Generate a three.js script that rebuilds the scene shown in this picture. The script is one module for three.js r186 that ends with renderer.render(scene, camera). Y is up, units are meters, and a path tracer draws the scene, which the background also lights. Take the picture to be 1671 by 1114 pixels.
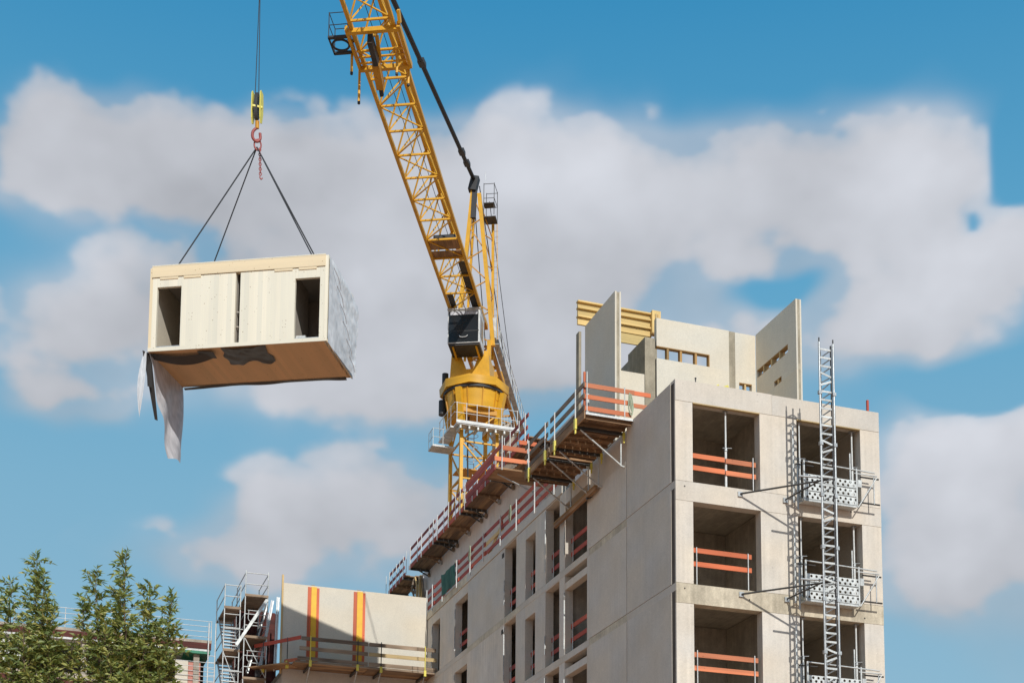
import * as THREE from 'three';
import { mergeGeometries } from 'three/addons/utils/BufferGeometryUtils.js';

// ------------------------------------------------------------------ camera, sky, sun, exposure
const scene = new THREE.Scene();
const renderer = new THREE.WebGLRenderer({ antialias: true });
renderer.toneMapping = THREE.LinearToneMapping;
renderer.toneMappingExposure = 1.0;
renderer.shadowMap.enabled = true;

const camera = new THREE.PerspectiveCamera(2 * THREE.MathUtils.radToDeg(Math.atan(1361.3 / 2410)), 1671 / 2722.6, 0.1, 2000);
{
  const R = new THREE.Vector3(0.94506192, 0.00834408, 0.32678487), U = new THREE.Vector3(-0.05089933, 0.99123756, 0.12189076);
  const F = new THREE.Vector3(0.32290437, 0.13182745, -0.93720558);
  camera.matrix.makeBasis(R, U, F.clone().negate());
  camera.matrix.setPosition(-17.42515, 1.7, 36.55557);
  camera.matrix.decompose(camera.position, camera.quaternion, camera.scale);
  camera.setViewOffset(1671, 2722.6, 0, 0, 1671, 1114);              // a rising-front (shift) lens keeps the verticals nearly upright
  camera.updateProjectionMatrix();
}
scene.add(camera);

const rng = (a) => () => { a |= 0; a = a + 0x6D2B79F5 | 0; let t = Math.imul(a ^ a >>> 15, 1 | a); t = t + Math.imul(t ^ t >>> 7, 61 | t) ^ t; return ((t ^ t >>> 14) >>> 0) / 4294967296; };
const rnd = rng(20240611);
const R2 = (a, b) => a + (b - a) * rnd();
const sm = (a, b, x) => { const t = Math.min(1, Math.max(0, (x - a) / (b - a))); return t * t * (3 - 2 * t); };
const mix = (a, b, t) => a + (b - a) * t;
const hash3 = (x, y, z) => { let h = Math.imul(x, 374761393) ^ Math.imul(y, 668265263) ^ Math.imul(z, 2147483629 | 0); h = Math.imul(h ^ h >>> 13, 1274126177); return ((h ^ h >>> 16) >>> 0) / 4294967296; };
function noise3(x, y, z) {
  const xi = Math.floor(x), yi = Math.floor(y), zi = Math.floor(z);
  let fx = x - xi, fy = y - yi, fz = z - zi;
  fx = fx * fx * fx * (fx * (fx * 6 - 15) + 10); fy = fy * fy * fy * (fy * (fy * 6 - 15) + 10); fz = fz * fz * fz * (fz * (fz * 6 - 15) + 10);
  const c = (i, j, k) => hash3(xi + i, yi + j, zi + k);
  const a = mix(mix(c(0, 0, 0), c(1, 0, 0), fx), mix(c(0, 1, 0), c(1, 1, 0), fx), fy);
  const b = mix(mix(c(0, 0, 1), c(1, 0, 1), fx), mix(c(0, 1, 1), c(1, 1, 1), fx), fy);
  return mix(a, b, fz) * 2 - 1;
}
function fbm3(x, y, z, n) { let s = 0, a = 0.5; for (let i = 0; i < n; i++) { s += a * noise3(x, y, z); x = x * 2.03 + 11.7; y = y * 2.03 + 5.3; z = z * 2.03 + 3.1; a *= 0.5; } return s; }

// sun: nearly in the plane of the long facade, square onto the short one
const SUN_EL = THREE.MathUtils.degToRad(33.1), SUN_AZ = THREE.MathUtils.degToRad(-0.6);
const sunDir = new THREE.Vector3(Math.sin(SUN_AZ) * Math.cos(SUN_EL), Math.sin(SUN_EL), Math.cos(SUN_AZ) * Math.cos(SUN_EL));
const sun = new THREE.DirectionalLight(new THREE.Color(1.0, 0.985, 0.935), 3.4);
sun.position.copy(sunDir).multiplyScalar(120).add(new THREE.Vector3(0, 20, -15));
sun.target.position.set(0, 20, -15);
sun.castShadow = true;
sun.shadow.radius = 0.5;
sun.shadow.mapSize.set(4096, 4096);
Object.assign(sun.shadow.camera, { left: -50, right: 50, top: 50, bottom: -50, near: 1, far: 300 });
scene.add(sun, sun.target);

{ // sky: clear blue with a field of soft cumulus; azimuth is measured from -z towards +x, in degrees
  const W = 2048, H = 2048, data = new Float32Array(W * H * 4);
  const puffs = [[0.8, 32, 1.4, 1.2], [-0.3, 30.6, 2.4, 1.4], [3.7, 31.8, 2.5, 1.5], [7.8, 32.1, 3, 1.4], [4.2, 30.6, 4.9, 1.3], [9.8, 31.5, 1.9, 1.2], [6.2, 30, 3.2, 0.8], [16.3, 32.1, 2.6, 1.6], [12.8, 31, 2.8, 2.2],
    [19.4, 30.7, 2.8, 1.5], [23, 31.3, 3.4, 1.8], [28.8, 31.8, 2.7, 1.7], [33.6, 31.2, 3, 1.8], [35.3, 30.2, 2, 1.5], [30.9, 29.9, 5.4, 2.2], [23, 28.9, 5.5, 3], [17.9, 28.3, 5.8, 4], [12.9, 27.5, 5.6, 3.7],
    [9.2, 27.2, 4.4, 2.3], [4.4, 26, 4.3, 1.8], [1.4, 25.2, 2.7, 1.8], [34, 27.6, 2.7, 2.4], [37, 26.8, 2.4, 2.2], [38.9, 28, 1.2, 1.6], [31.6, 25.9, 4.2, 1.2], [20.5, 25.1, 6.7, 1.7], [13, 24.5, 3.4, 1.3],
    [9.7, 19.2, 2.6, 1.2], [12.6, 19.3, 3.8, 1.7], [16.4, 19.5, 4.4, 2.4], [7.4, 17.6, 3.6, 1.2], [36.3, 20.2, 2.9, 2.4], [38, 17.6, 3.7, 4.3], [34.8, 16.5, 1.9, 1.3], [38.6, 21.2, 1.8, 1.1], [1.8, 23.1, 2.6, 0.8]];
  const gaps = [[29.4, 27.5, 2.1, 0.8, 0.95], [36.7, 28.5, 1.1, 0.8, 1.1], [39.8, 30.2, 2.0, 1.5, 1.3], [38.2, 24, 3.2, 0.8, 1]];
  // the same kind of cloud goes on all round the sky
  const r = rng(77);
  for (let i = 0; i < 330; i++) { const az = r() * 360, el = 4 + 62 * r() * r(); if (az > 318 || az < 60) { if (el < 46) continue; } const w = 2 + 5 * r(); puffs.push([az > 180 ? az - 360 : az, el, w, w * (0.35 + 0.25 * r())]); }
  const D = Math.PI / 180;
  const P = puffs.map(([a, e, x, y]) => [a, e, x * 1.04, y * 1.03, Math.cos(e * D)]), G = gaps.map(([a, e, x, y, w]) => [a, e, x, y, Math.cos(e * D), w]);
  const ramp = [[0, 0.36, 0.54, 0.66], [12, 0.27, 0.48, 0.63], [20, 0.205, 0.435, 0.61], [28, 0.115, 0.37, 0.585], [37, 0.044, 0.268, 0.508], [60, 0.03, 0.20, 0.42], [90, 0.026, 0.17, 0.37]];
  const air = (el) => { let i = 0; while (i < ramp.length - 2 && el > ramp[i + 1][0]) i++; const t = Math.max(0, Math.min(1, (el - ramp[i][0]) / (ramp[i + 1][0] - ramp[i][0]))); return [1, 2, 3].map((q) => mix(ramp[i][q], ramp[i + 1][q], t)); };
  for (let j = 0; j < H; j++) {
    const el = ((j + 0.5) / H - 0.5) * 180;
    const near = P.filter((p) => Math.abs(el - p[1]) < 2.2 * p[3] + 1.5), nearG = G.filter((p) => Math.abs(el - p[1]) < 2.5 * p[3]);
    const base = air(el);
    for (let i = 0; i < W; i++) {
      const o = (j * W + i) * 4;
      if (el <= -1) { data[o] = 0.20; data[o + 1] = 0.17; data[o + 2] = 0.14; data[o + 3] = 1; continue; }
      const phi = ((i + 0.5) / W - 0.5) * 2 * Math.PI, ce = Math.cos(el * D);
      const x = Math.cos(phi) * ce, z = Math.sin(phi) * ce, y = Math.sin(el * D);
      const az = Math.atan2(x, -z) / D;
      let f = 0, sv = 0, g = 0;
      const wx = 0.8 * noise3(x * 14, y * 14, z * 14 + 7) + 0.35 * noise3(x * 41, y * 41, z * 41 + 7), wy = 0.5 * noise3(x * 14 + 31, y * 14, z * 14) + 0.3 * noise3(x * 41 + 31, y * 41, z * 41);
      for (const p of near) {
        let da = az - p[0]; if (da > 180) da -= 360; else if (da < -180) da += 360;
        if (da * p[4] > 2.4 * p[2] + 2 || da * p[4] < -2.4 * p[2] - 2) continue;
        const u = (da * p[4] + wx) / p[2], v = (el - p[1] + wy) / p[3], e = Math.exp(-(u * u + v * v) * 1.25);
        f += e; sv += e * v;
      }
      for (const p of nearG) { const u = ((az - p[0]) * p[4] + wx * 1.3) / p[2], v = (el - p[1] + wy * 1.3) / p[3]; g += p[5] * Math.exp(-(u * u + v * v)); }
      f -= g;
      let c = 0, n2 = 0, n = 0, th = 0, tv = 0;
      if (f > 0.02) {
        n = fbm3(x * 26, y * 30, z * 26, 6);
        n2 = fbm3(x * 10 + 4, y * 13, z * 10, 4);
        tv = sv / Math.max(0.05, f);
        const top = sm(-0.5, 0.5, tv), ff = f + (1.25 * n + 0.4 * n2) * sm(0.02, 0.35, f);
        c = sm(0.18, mix(1.25, 0.62, top), ff);
        c *= mix(0.80, 1, sm(0.5, 1.3, ff));
        th = sm(0.6, 2.4, f);
        c = Math.max(c, (0.50 + 0.25 * n2) * sm(0.03, 0.75, f + 0.3 * n2));   // thin veil round the clouds
      }
      const haze = 1 - sm(2, 24, el);
      // cloud: white-grey body, a little brighter on the lumps that face up, greyer and bluer below
      const lum = 0.555 + 0.15 * n2 + 0.08 * n + 0.05 * Math.max(-1, Math.min(1, tv)) + 0.05 * th * sm(8, 24, az) - 0.06 * haze;
      const cl = [lum * 0.965, lum * 0.99, lum * 1.07];
      for (let q = 0; q < 3; q++) data[o + q] = mix(base[q], cl[q], c * 0.97);
      data[o + 3] = 1;
    }
  }
  const tex = new THREE.DataTexture(data, W, H, THREE.RGBAFormat, THREE.FloatType);
  tex.mapping = THREE.EquirectangularReflectionMapping; tex.colorSpace = THREE.LinearSRGBColorSpace;
  tex.magFilter = tex.minFilter = THREE.LinearFilter; tex.needsUpdate = true;
  scene.background = tex; scene.environment = tex;
}

// ------------------------------------------------------------------ helpers
const V = (x, y, z) => new THREE.Vector3(x, y, z);
function uvBox(g, grain) {
  const p = g.attributes.position, n = g.attributes.normal, uv = g.attributes.uv, ou = rnd() * 7, ov = rnd() * 7;
  for (let i = 0; i < p.count; i++) {
    const x = p.getX(i), y = p.getY(i), z = p.getZ(i), ax = Math.abs(n.getX(i)), ay = Math.abs(n.getY(i)), az = Math.abs(n.getZ(i));
    let u, v;
    if (grain === 'x') { u = x; v = y + z; } else if (grain === 'y') { u = y; v = x + z; } else if (grain === 'z') { u = z; v = x + y; }
    else if (ax > ay && ax > az) { u = z; v = y; } else if (ay > az) { u = x; v = z; } else { u = x; v = y; }
    uv.setXY(i, u + ou, v + ov);
  }
  return g;
}
function box(x0, x1, y0, y1, z0, z1, grain) {
  const g = new THREE.BoxGeometry(Math.abs(x1 - x0), Math.abs(y1 - y0), Math.abs(z1 - z0));
  g.translate((x0 + x1) / 2, (y0 + y1) / 2, (z0 + z1) / 2);
  return uvBox(g, grain);
}
const _m = new THREE.Matrix4();
function bar(a, b, w = 0.08, h = w, up = V(0, 1, 0)) {              // rectangular bar from a to b; w across, h along "up"
  const d = b.clone().sub(a), L = d.length(); d.normalize();
  let X = new THREE.Vector3().crossVectors(up, d);
  if (X.lengthSq() < 1e-4) X = new THREE.Vector3().crossVectors(V(1, 0, 0), d);
  X.normalize(); const Y = new THREE.Vector3().crossVectors(d, X);
  const g = uvBox(new THREE.BoxGeometry(w, h, L), 'z');
  _m.makeBasis(X, Y, d).setPosition(a.clone().add(b).multiplyScalar(0.5));
  return g.applyMatrix4(_m);
}
function tube(a, b, r = 0.024, n = 7) {
  const d = b.clone().sub(a), L = d.length();
  const g = new THREE.CylinderGeometry(r, r, L, n, 1);
  const uv = g.attributes.uv; for (let i = 0; i < uv.count; i++) uv.setXY(i, uv.getY(i) * L, uv.getX(i) * r * 6);
  g.applyQuaternion(new THREE.Quaternion().setFromUnitVectors(V(0, 1, 0), d.normalize()));
  return g.translate((a.x + b.x) / 2, (a.y + b.y) / 2, (a.z + b.z) / 2);
}
function pathTube(pts, r, n = 6, seg = 8) { return new THREE.TubeGeometry(new THREE.CatmullRomCurve3(pts), pts.length * seg, r, n); }
const used = new Map();
function numbered(name) { const k = used.get(name) ?? 0; used.set(name, k + 1); return k ? name + '_' + String(k).padStart(3, '0') : name; }
function thing(name, label, category, base = [0, 0, 0], group) {
  const o = new THREE.Group(); o.name = numbered(name); o.position.set(...base); o.userData = { label, category };
  if (group) o.userData.group = group;
  scene.add(o); return o;
}
function part(parent, name, geoms, m, label) {                      // geometry is given in world coordinates
  const list = Array.isArray(geoms) ? geoms : [geoms];
  const flat = list.map((g) => (g.index ? g.toNonIndexed() : g));
  for (const g of flat) for (const k of Object.keys(g.attributes)) if (!['position', 'normal', 'uv'].includes(k)) g.deleteAttribute(k);
  const g = flat.length > 1 ? mergeGeometries(flat) : flat[0];
  let top = parent, off = V(0, 0, 0); while (top && top !== scene) { off.add(top.position); top = top.parent; }
  g.translate(-off.x, -off.y, -off.z);
  const o = new THREE.Mesh(g, m); o.name = name; o.castShadow = o.receiveShadow = true;
  if (label) o.userData.label = label;
  (parent ?? scene).add(o); return o;
}
function structure(name, geoms, m) { const o = part(scene, numbered(name), geoms, m); o.userData.kind = 'structure'; return o; }

// ------------------------------------------------------------------ textures and materials
const ph = (x, y, s) => { let h = Math.imul(x, 374761393) ^ Math.imul(y, 668265263) ^ Math.imul(s, 1442695041); h = Math.imul(h ^ h >>> 13, 1274126177); return ((h ^ h >>> 16) >>> 0) / 4294967296; };
function pn(u, v, px, py, s) {                                       // value noise, tiles after px, py cells; u, v in 0..1
  const x = u * px, y = v * py, xi = Math.floor(x), yi = Math.floor(y); let fx = x - xi, fy = y - yi; fx = fx * fx * (3 - 2 * fx); fy = fy * fy * (3 - 2 * fy);
  const a = ((xi % px) + px) % px, b = ((yi % py) + py) % py, a1 = (a + 1) % px, b1 = (b + 1) % py;
  return mix(mix(ph(a, b, s), ph(a1, b, s), fx), mix(ph(a, b1, s), ph(a1, b1, s), fx), fy) * 2 - 1;
}
function texture(N, M, metresU, metresV, fn, srgb = true) {
  const d = new Uint8Array(N * M * 4);
  for (let j = 0; j < M; j++) for (let i = 0; i < N; i++) { const c = fn(i / N, j / M), o = (j * N + i) * 4; for (let k = 0; k < 3; k++) d[o + k] = Math.max(0, Math.min(255, c[k] * 255)); d[o + 3] = 255; }
  const t = new THREE.DataTexture(d, N, M, THREE.RGBAFormat); t.wrapS = t.wrapT = THREE.RepeatWrapping; t.magFilter = THREE.LinearFilter; t.minFilter = THREE.LinearMipmapLinearFilter; t.generateMipmaps = true;
  if (srgb) t.colorSpace = THREE.SRGBColorSpace;
  t.repeat.set(1 / metresU, 1 / metresV); t.needsUpdate = true; return t;
}
const spots = (n, s) => { const r = rng(s), a = []; for (let i = 0; i < n; i++) a.push([r(), r(), r(), r()]); return a; };
function concreteTex(seed, streak, blotch, holes) {
  const S = spots(holes, seed);
  return texture(1024, 1024, 4.3, 4.3, (u, v) => {
    let t = 0.90 + blotch * (0.6 * pn(u, v, 4, 4, seed) + 0.4 * pn(u, v, 11, 9, seed + 1) + 0.25 * pn(u, v, 31, 27, seed + 2));
    t += 0.022 * pn(u, v, 160, 160, seed + 3) + 0.016 * pn(u, v, 420, 420, seed + 4);
    t += streak * pn(u, v, 60, 3, seed + 5) * (0.5 + 0.5 * pn(u, v, 6, 3, seed + 6));
    let w = 0.012 * pn(u, v, 5, 6, seed + 7);
    for (const [a, b, c, e] of S) { const dx = Math.min(Math.abs(u - a), 1 - Math.abs(u - a)), dy = Math.min(Math.abs(v - b), 1 - Math.abs(v - b)); const q = Math.hypot(dx, dy), R = 0.0030 + 0.0042 * c; if (q < R) t += (e > 0.45 ? 0.09 : -0.16) * (1 - q / R); }
    return [t + w, t, t - w * 1.5];
  });
}
const texConcA = concreteTex(11, 0.02, 0.035, 46), texConcB = concreteTex(29, 0.045, 0.05, 30), texPlaster = concreteTex(53, 0.008, 0.02, 6);
const texConcG = texture(512, 512, 2.6, 2.6, (u, v) => { const t = 0.88 + 0.07 * pn(u, v, 5, 4, 91) + 0.05 * pn(u, v, 17, 15, 92) + 0.04 * pn(u, v, 90, 90, 93) + 0.04 * pn(u, v, 40, 3, 94); return [t + 0.01, t, t - 0.02]; });
function woodTex(seed, knots, lamella, contrast) {
  const K = spots(knots, seed + 5);
  return texture(1024, 512, 3.9, 1.95, (u, v) => {
    const l = Math.floor(v * lamella), tone = ph(l, 1, seed) * 2 - 1, sh = ph(l, 7, seed);
    let t = 0.9 + 0.045 * tone * contrast, g = pn(u + sh, v, 6, 150, seed + 2) * 0.6 + pn(u + sh, v, 14, 320, seed + 3) * 0.4;
    let red = 0.012 * tone * contrast; let kn = 0;
    for (const [a, b, c, e] of K) { const dx = Math.min(Math.abs(u - a), 1 - Math.abs(u - a)) * 2.0, dy = Math.min(Math.abs(v - b), 1 - Math.abs(v - b)); const q = Math.hypot(dx, dy * 1.15), R = 0.005 + 0.008 * c; if (q < R) kn = Math.max(kn, 1 - q / R); else if (q < R * 4) g += 0.5 * (1 - q / (4 * R)) * Math.sin(q * 900); }
    t += 0.035 * contrast * g + 0.03 * contrast * pn(u, v, 5, 7, seed + 9);
    const edge = Math.abs(v * lamella - Math.round(v * lamella)); if (edge < 0.02) t -= 0.035 * contrast;
    t -= 0.30 * kn; return [t + red, t - 0.05 * kn, t - red - 0.10 * kn - 0.01 * g];
  });
}
const texClt = woodTex(3, 80, 14, 0.42), texBoard = woodTex(17, 34, 9, 1.7);
const texOld = texture(1024, 512, 3.9, 1.95, (u, v) => { const t = 0.82 + 0.13 * pn(u, v, 5, 120, 71) + 0.08 * pn(u, v, 13, 300, 72) + 0.12 * pn(u, v, 7, 9, 73); return [t + 0.02, t, t - 0.02]; });
const texPaint = texture(512, 512, 3, 3, (u, v) => { const a = pn(u, v, 6, 6, 81), b = pn(u, v, 22, 22, 82), c = pn(u, v, 90, 90, 83); const rust = sm(0.62, 0.9, 0.5 * b + 0.5 * c + 0.35 * a) * 0.45; const t = 0.93 + 0.04 * a + 0.03 * b; return [t - rust * 0.35, t - rust * 0.55, t - rust * 0.6]; });
const texSteel = texture(512, 512, 2, 2, (u, v) => { const t = 0.85 + 0.08 * pn(u, v, 9, 9, 61) + 0.06 * pn(u, v, 60, 60, 62); return [t, t, t]; });
const texSheet = texture(512, 512, 3, 3, (u, v) => { const t = 0.88 + 0.06 * pn(u, v, 8, 8, 41) + 0.06 * pn(u, v, 30, 24, 42); return [t, t, t + 0.01]; });
const lin = (r, g, b) => new THREE.Color().setRGB(r, g, b);
const mat = (r, g, b, map, rough = 0.85, o = {}) => new THREE.MeshStandardMaterial({ color: lin(r, g, b), map: map ?? null, roughness: rough, ...o });
const k = 1 / 0.79;                                                  // the maps average about 0.79 in linear light
const M = {
  concrete: [0.985, 1.03, 0.95].map((t, i) => mat(0.65 * k * t, 0.582 * k * t, 0.497 * k * t, [texConcA, texConcB, texConcA][i], 0.9)),
  band: mat(0.575 * k, 0.51 * k, 0.405 * k, texConcG, 0.92),
  precast: mat(0.675 * k, 0.61 * k, 0.50 * k, texPlaster, 0.88),
  core: mat(0.36 * k, 0.32 * k, 0.25 * k, texConcG, 0.95),
  setback: mat(0.70 * k, 0.62 * k, 0.56 * k, texConcB, 0.9),
  slab: mat(0.42 * k, 0.37 * k, 0.31 * k, texConcG, 0.92),  // slab concrete, darker than the facade to keep the rooms dim
  inside: mat(0.42 * k, 0.375 * k, 0.32 * k, texConcG, 0.92),  // room concrete, indoor shade put into a darker colour than the facade
  joint: mat(0.05, 0.045, 0.04, null, 0.95),
  recessShade: mat(0.15, 0.125, 0.105, texConcG, 0.95),  // recess shade beside the corner, put into a dark colour
  board: mat(0.42 * k, 0.38 * k, 0.33 * k, texPlaster, 0.9),  // module room lining, darkened so the rooms look shaded
  orange: [mat(0.66 * k, 0.185 * k, 0.075 * k, texBoard, 0.75), mat(0.60 * k, 0.15 * k, 0.06 * k, texBoard, 0.75), mat(0.68 * k, 0.22 * k, 0.10 * k, texBoard, 0.78)],
  redBoard: [mat(0.44 * k, 0.075 * k, 0.045 * k, texBoard, 0.75), mat(0.50 * k, 0.10 * k, 0.055 * k, texBoard, 0.78), mat(0.38 * k, 0.07 * k, 0.055 * k, texOld, 0.8)],
  oldBoard: [mat(0.27 * k, 0.215 * k, 0.165 * k, texOld, 0.9), mat(0.33 * k, 0.25 * k, 0.18 * k, texOld, 0.9), mat(0.22 * k, 0.17 * k, 0.13 * k, texOld, 0.9)],
  newBoard: mat(0.62 * k, 0.43 * k, 0.20 * k, texBoard, 0.8),
  deck: [mat(0.30 * k, 0.19 * k, 0.11 * k, texOld, 0.9), mat(0.36 * k, 0.22 * k, 0.12 * k, texOld, 0.9), mat(0.24 * k, 0.15 * k, 0.09 * k, texOld, 0.9)],
  formwork: mat(0.72 * k, 0.50 * k, 0.19 * k, texBoard, 0.7),
  formDark: mat(0.40 * k, 0.23 * k, 0.08 * k, texBoard, 0.8),
  clt: mat(0.80 * k, 0.745 * k, 0.61 * k, texClt, 0.72),
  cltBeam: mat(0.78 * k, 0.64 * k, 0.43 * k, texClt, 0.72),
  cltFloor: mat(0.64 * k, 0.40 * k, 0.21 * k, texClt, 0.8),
  yellow: mat(0.68 * k, 0.355 * k, 0.02 * k, texPaint, 0.42),
  yellowDeep: mat(0.56 * k, 0.26 * k, 0.016 * k, texPaint, 0.5),
  head: mat(0.72 * k, 0.62 * k, 0.10 * k, texPaint, 0.5),
  white: mat(0.72 * k, 0.72 * k, 0.70 * k, texSteel, 0.5),
  galv: mat(0.52 * k, 0.53 * k, 0.53 * k, texSteel, 0.42, { metalness: 0.55 }),
  zinc: mat(0.66 * k, 0.67 * k, 0.65 * k, texSteel, 0.5, { metalness: 0.25 }),
  dark: mat(0.035, 0.034, 0.036, null, 0.6),
  darkSteel: mat(0.10, 0.095, 0.09, texSteel, 0.5, { metalness: 0.4 }),
  rope: mat(0.025, 0.025, 0.028, null, 0.6),
  hookRed: mat(0.42, 0.10, 0.09, texPaint, 0.55),
  glass: new THREE.MeshPhysicalMaterial({ color: lin(0.02, 0.022, 0.025), roughness: 0.18, metalness: 0, specularIntensity: 0.6 }),
  sheet: new THREE.MeshPhysicalMaterial({ color: lin(1, 1, 0.99), map: texSheet, roughness: 0.5, side: THREE.DoubleSide, transmission: 0.12, thickness: 0 }),
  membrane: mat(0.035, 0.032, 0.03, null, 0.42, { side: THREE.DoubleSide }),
  tarp: mat(0.56 * k, 0.55 * k, 0.56 * k, texSheet, 0.5, { side: THREE.DoubleSide }),
  net: mat(0.035, 0.13, 0.09, texSheet, 0.85, { side: THREE.DoubleSide }),
  strap: mat(0.50, 0.56, 0.38, texSheet, 0.8, { side: THREE.DoubleSide }),
  redStripe: mat(0.66 * k, 0.13 * k, 0.045 * k, texBoard, 0.6),
  amber: mat(0.80 * k, 0.44 * k, 0.02 * k, texPaint, 0.5),
  maroon: mat(0.10 * k, 0.022 * k, 0.016 * k, texOld, 0.8),
  pink: mat(0.55 * k, 0.24 * k, 0.19 * k, texPlaster, 0.85),
  greenTrim: mat(0.05, 0.30, 0.17, texSteel, 0.6),
  bark: mat(0.16 * k, 0.115 * k, 0.085 * k, texOld, 0.95),
  leaf: [[0.28, 0.32, 0.07], [0.16, 0.22, 0.055], [0.46, 0.45, 0.11], [0.58, 0.50, 0.15]].map(([a, b, c]) => new THREE.MeshPhysicalMaterial({ color: lin(a, b, c), roughness: 0.55, side: THREE.DoubleSide, transmission: 0.42, thickness: 0 })),
  ground: mat(0.47 * k, 0.265 * k, 0.165 * k, texConcG, 0.95),
};
const pick = (a) => a[Math.floor(rnd() * a.length)];

// ------------------------------------------------------------------ ground
structure('ground', box(-600, 600, -0.5, 0, -600, 600), M.ground);

// ------------------------------------------------------------------ the concrete building: floors at 8.25, 11.25, 14.25, 17.25, roof at 20.25
const FL = [8.25, 11.25, 14.25, 17.25];
const ROOF = 20.25;
const bld = thing('concrete_building', 'tall grey concrete apartment block shell with open window holes', 'building', [3, 0, -12]);
{
  const pc = () => pick(M.concrete);
  // --- short sunny facade
  const X = [[0.0, 0.545], [2.71, 3.93], [6.09, 6.75]];             // pillars
  for (const f of FL) {
    const top = f === 17.25 ? 19.64 : f + 2.43, ceil = f === 17.25 ? 20.25 : f + 3;
    for (const [a, b] of X) part(bld, 'pillar', box(a, b, f + 0.012, top - 0.008, -0.32, -0.006), M.concrete[1]);
    const low = f - 0.57;
    part(bld, 'spandrel_beam', box(0, 6.752, low, f, -0.34, 0), f > 15 ? M.concrete[0] : M.band);
    if (f === 17.25) {
      part(bld, 'roof_beam', box(0.002, 3.12, top, ceil + 0.02, -0.34, 0.002), M.concrete[0]);
      part(bld, 'roof_beam', box(3.126, 6.75, top + 0.002, ceil + 0.005, -0.34, 0), M.concrete[2]);
      for (const [a, b] of [[0.55, 2.705], [3.935, 6.085]]) part(bld, 'timber_lath', box(a, b, top - 0.035, top - 0.004, -0.10, 0.018, 'x'), M.newBoard);
    }
    // rooms behind the two big openings
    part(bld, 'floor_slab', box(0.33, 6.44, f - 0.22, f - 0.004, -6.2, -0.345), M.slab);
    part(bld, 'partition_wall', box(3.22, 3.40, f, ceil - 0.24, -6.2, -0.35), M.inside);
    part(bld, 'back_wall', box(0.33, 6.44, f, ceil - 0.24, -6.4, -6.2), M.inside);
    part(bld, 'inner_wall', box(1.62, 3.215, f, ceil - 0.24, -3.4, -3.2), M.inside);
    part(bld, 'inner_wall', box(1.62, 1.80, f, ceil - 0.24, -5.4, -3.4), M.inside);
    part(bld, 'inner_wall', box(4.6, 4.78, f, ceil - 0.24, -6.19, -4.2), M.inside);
    part(bld, 'side_wall', box(6.445, 6.74, f, ceil - 0.005, -6.4, -0.345), M.concrete[2]);
  }
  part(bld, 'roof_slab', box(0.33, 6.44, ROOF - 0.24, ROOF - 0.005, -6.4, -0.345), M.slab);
  part(bld, 'corner_shade_strip', box(0.006, 0.32, 7.7, 20.2, -0.29, -0.325), M.recessShade); part(bld, 'corner_shade_strip', box(-0.002, 0.01, 7.7, 20.18, -0.285, -0.075), M.recessShade);  // dark flush strip painting the shade of a recess beside the corner

  for (const [x, y] of [[0.28, 17.10], [5.72, 17.02], [0.26, 14.1], [2.30, 13.98], [6.1, 13.82], [0.27, 11.08], [2.4, 10.98]]) part(bld, 'tie_hole', tube(V(x, y, -0.02), V(x, y, 0.006), 0.024, 8), M.joint);
  // --- long shaded facade, panels x = 0 .. 0.3
  // solid bays, then openings [z near, z far, head above floor]
  const solid = [[-0.29, -3.44], [-3.485, -6.50], [-6.525, -6.72], [-8.74, -9.25], [-10.62, -11.68], [-12.75, -13.79], [-15.12, -19.85], [-21.62, -23.93], [-25.15, -33.9]];
  const holes = [[-6.72, -8.74, 2.27], [-9.25, -10.62, 2.74], [-11.68, -12.75, 2.30], [-13.79, -15.12, 2.74], [-19.85, -21.62, 2.35], [-23.93, -25.15, 2.37]];
  for (const f of FL) {
    const H = f === 17.25 ? 2.76 : 2.775;
    solid.forEach(([a, b], i) => {
      const hi = f === 17.25 && i === 0 ? f + 2.99 : f === 17.25 && (i === 1 || i === 2) ? f + 1.86 : f + H;
      const w = i < 2 ? -0.012 : 0;                                   // the two big end panels stand a little proud
      part(bld, 'wall_panel', box(w, 0.3, f + 0.014, hi, b, a), i < 2 ? M.concrete[(i + Math.round(f)) % 3] : pc());
    });
    if (f === 17.25) part(bld, 'recessed_panel', box(0.10, 0.3, f + 1.86, f + 2.95, -6.72, -3.47), M.concrete[2]);
    for (const [a, b, h] of holes) {
      if (h === 2.27 && f < 17) {                                     // widest opening: transom with an open slot above it
        part(bld, 'transom_beam', box(0.02, 0.28, f + 2.27, f + 2.51, b - 0.05, a + 0.05), M.concrete[1]);
      } else part(bld, 'lintel', box(0.004, 0.29, f + h, f + (f === 17.25 ? 2.77 : 2.777), b - 0.02, a + 0.02), pc());
      if (h > 2.3 || h === 2.27) {
        // thin bright corner bead on the far jamb, in broken lengths
        let y = f + 0.06 + rnd() * 0.5; const e = f + h - 0.1;
        while (y < e) { const l = Math.min(e - y, 0.35 + rnd() * 1.7); if (rnd() < 0.72) part(bld, 'corner_bead', box(-0.040, -0.001, y, y + l, b - 0.004, b + 0.012), M.zinc); y += l + 0.05 + rnd() * 0.35; }
      }
    }
    // floor edge bands between the panels
    const zs = [-0.02, -3.46, -6.51, -13.3, -19.9, -26.0, -33.9];
    for (let i = 0; i < zs.length - 1; i++) part(bld, 'slab_edge', box(i < 2 ? -0.004 : -0.008, 0.32, f - 0.223, f, zs[i + 1] + 0.006, zs[i]), i % 2 ? M.band : M.concrete[2]);
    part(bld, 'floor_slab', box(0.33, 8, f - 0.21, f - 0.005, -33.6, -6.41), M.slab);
    part(bld, 'corridor_wall', box(4.2, 4.4, f, f + 2.77, -33.6, -6.42), M.inside);
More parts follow.
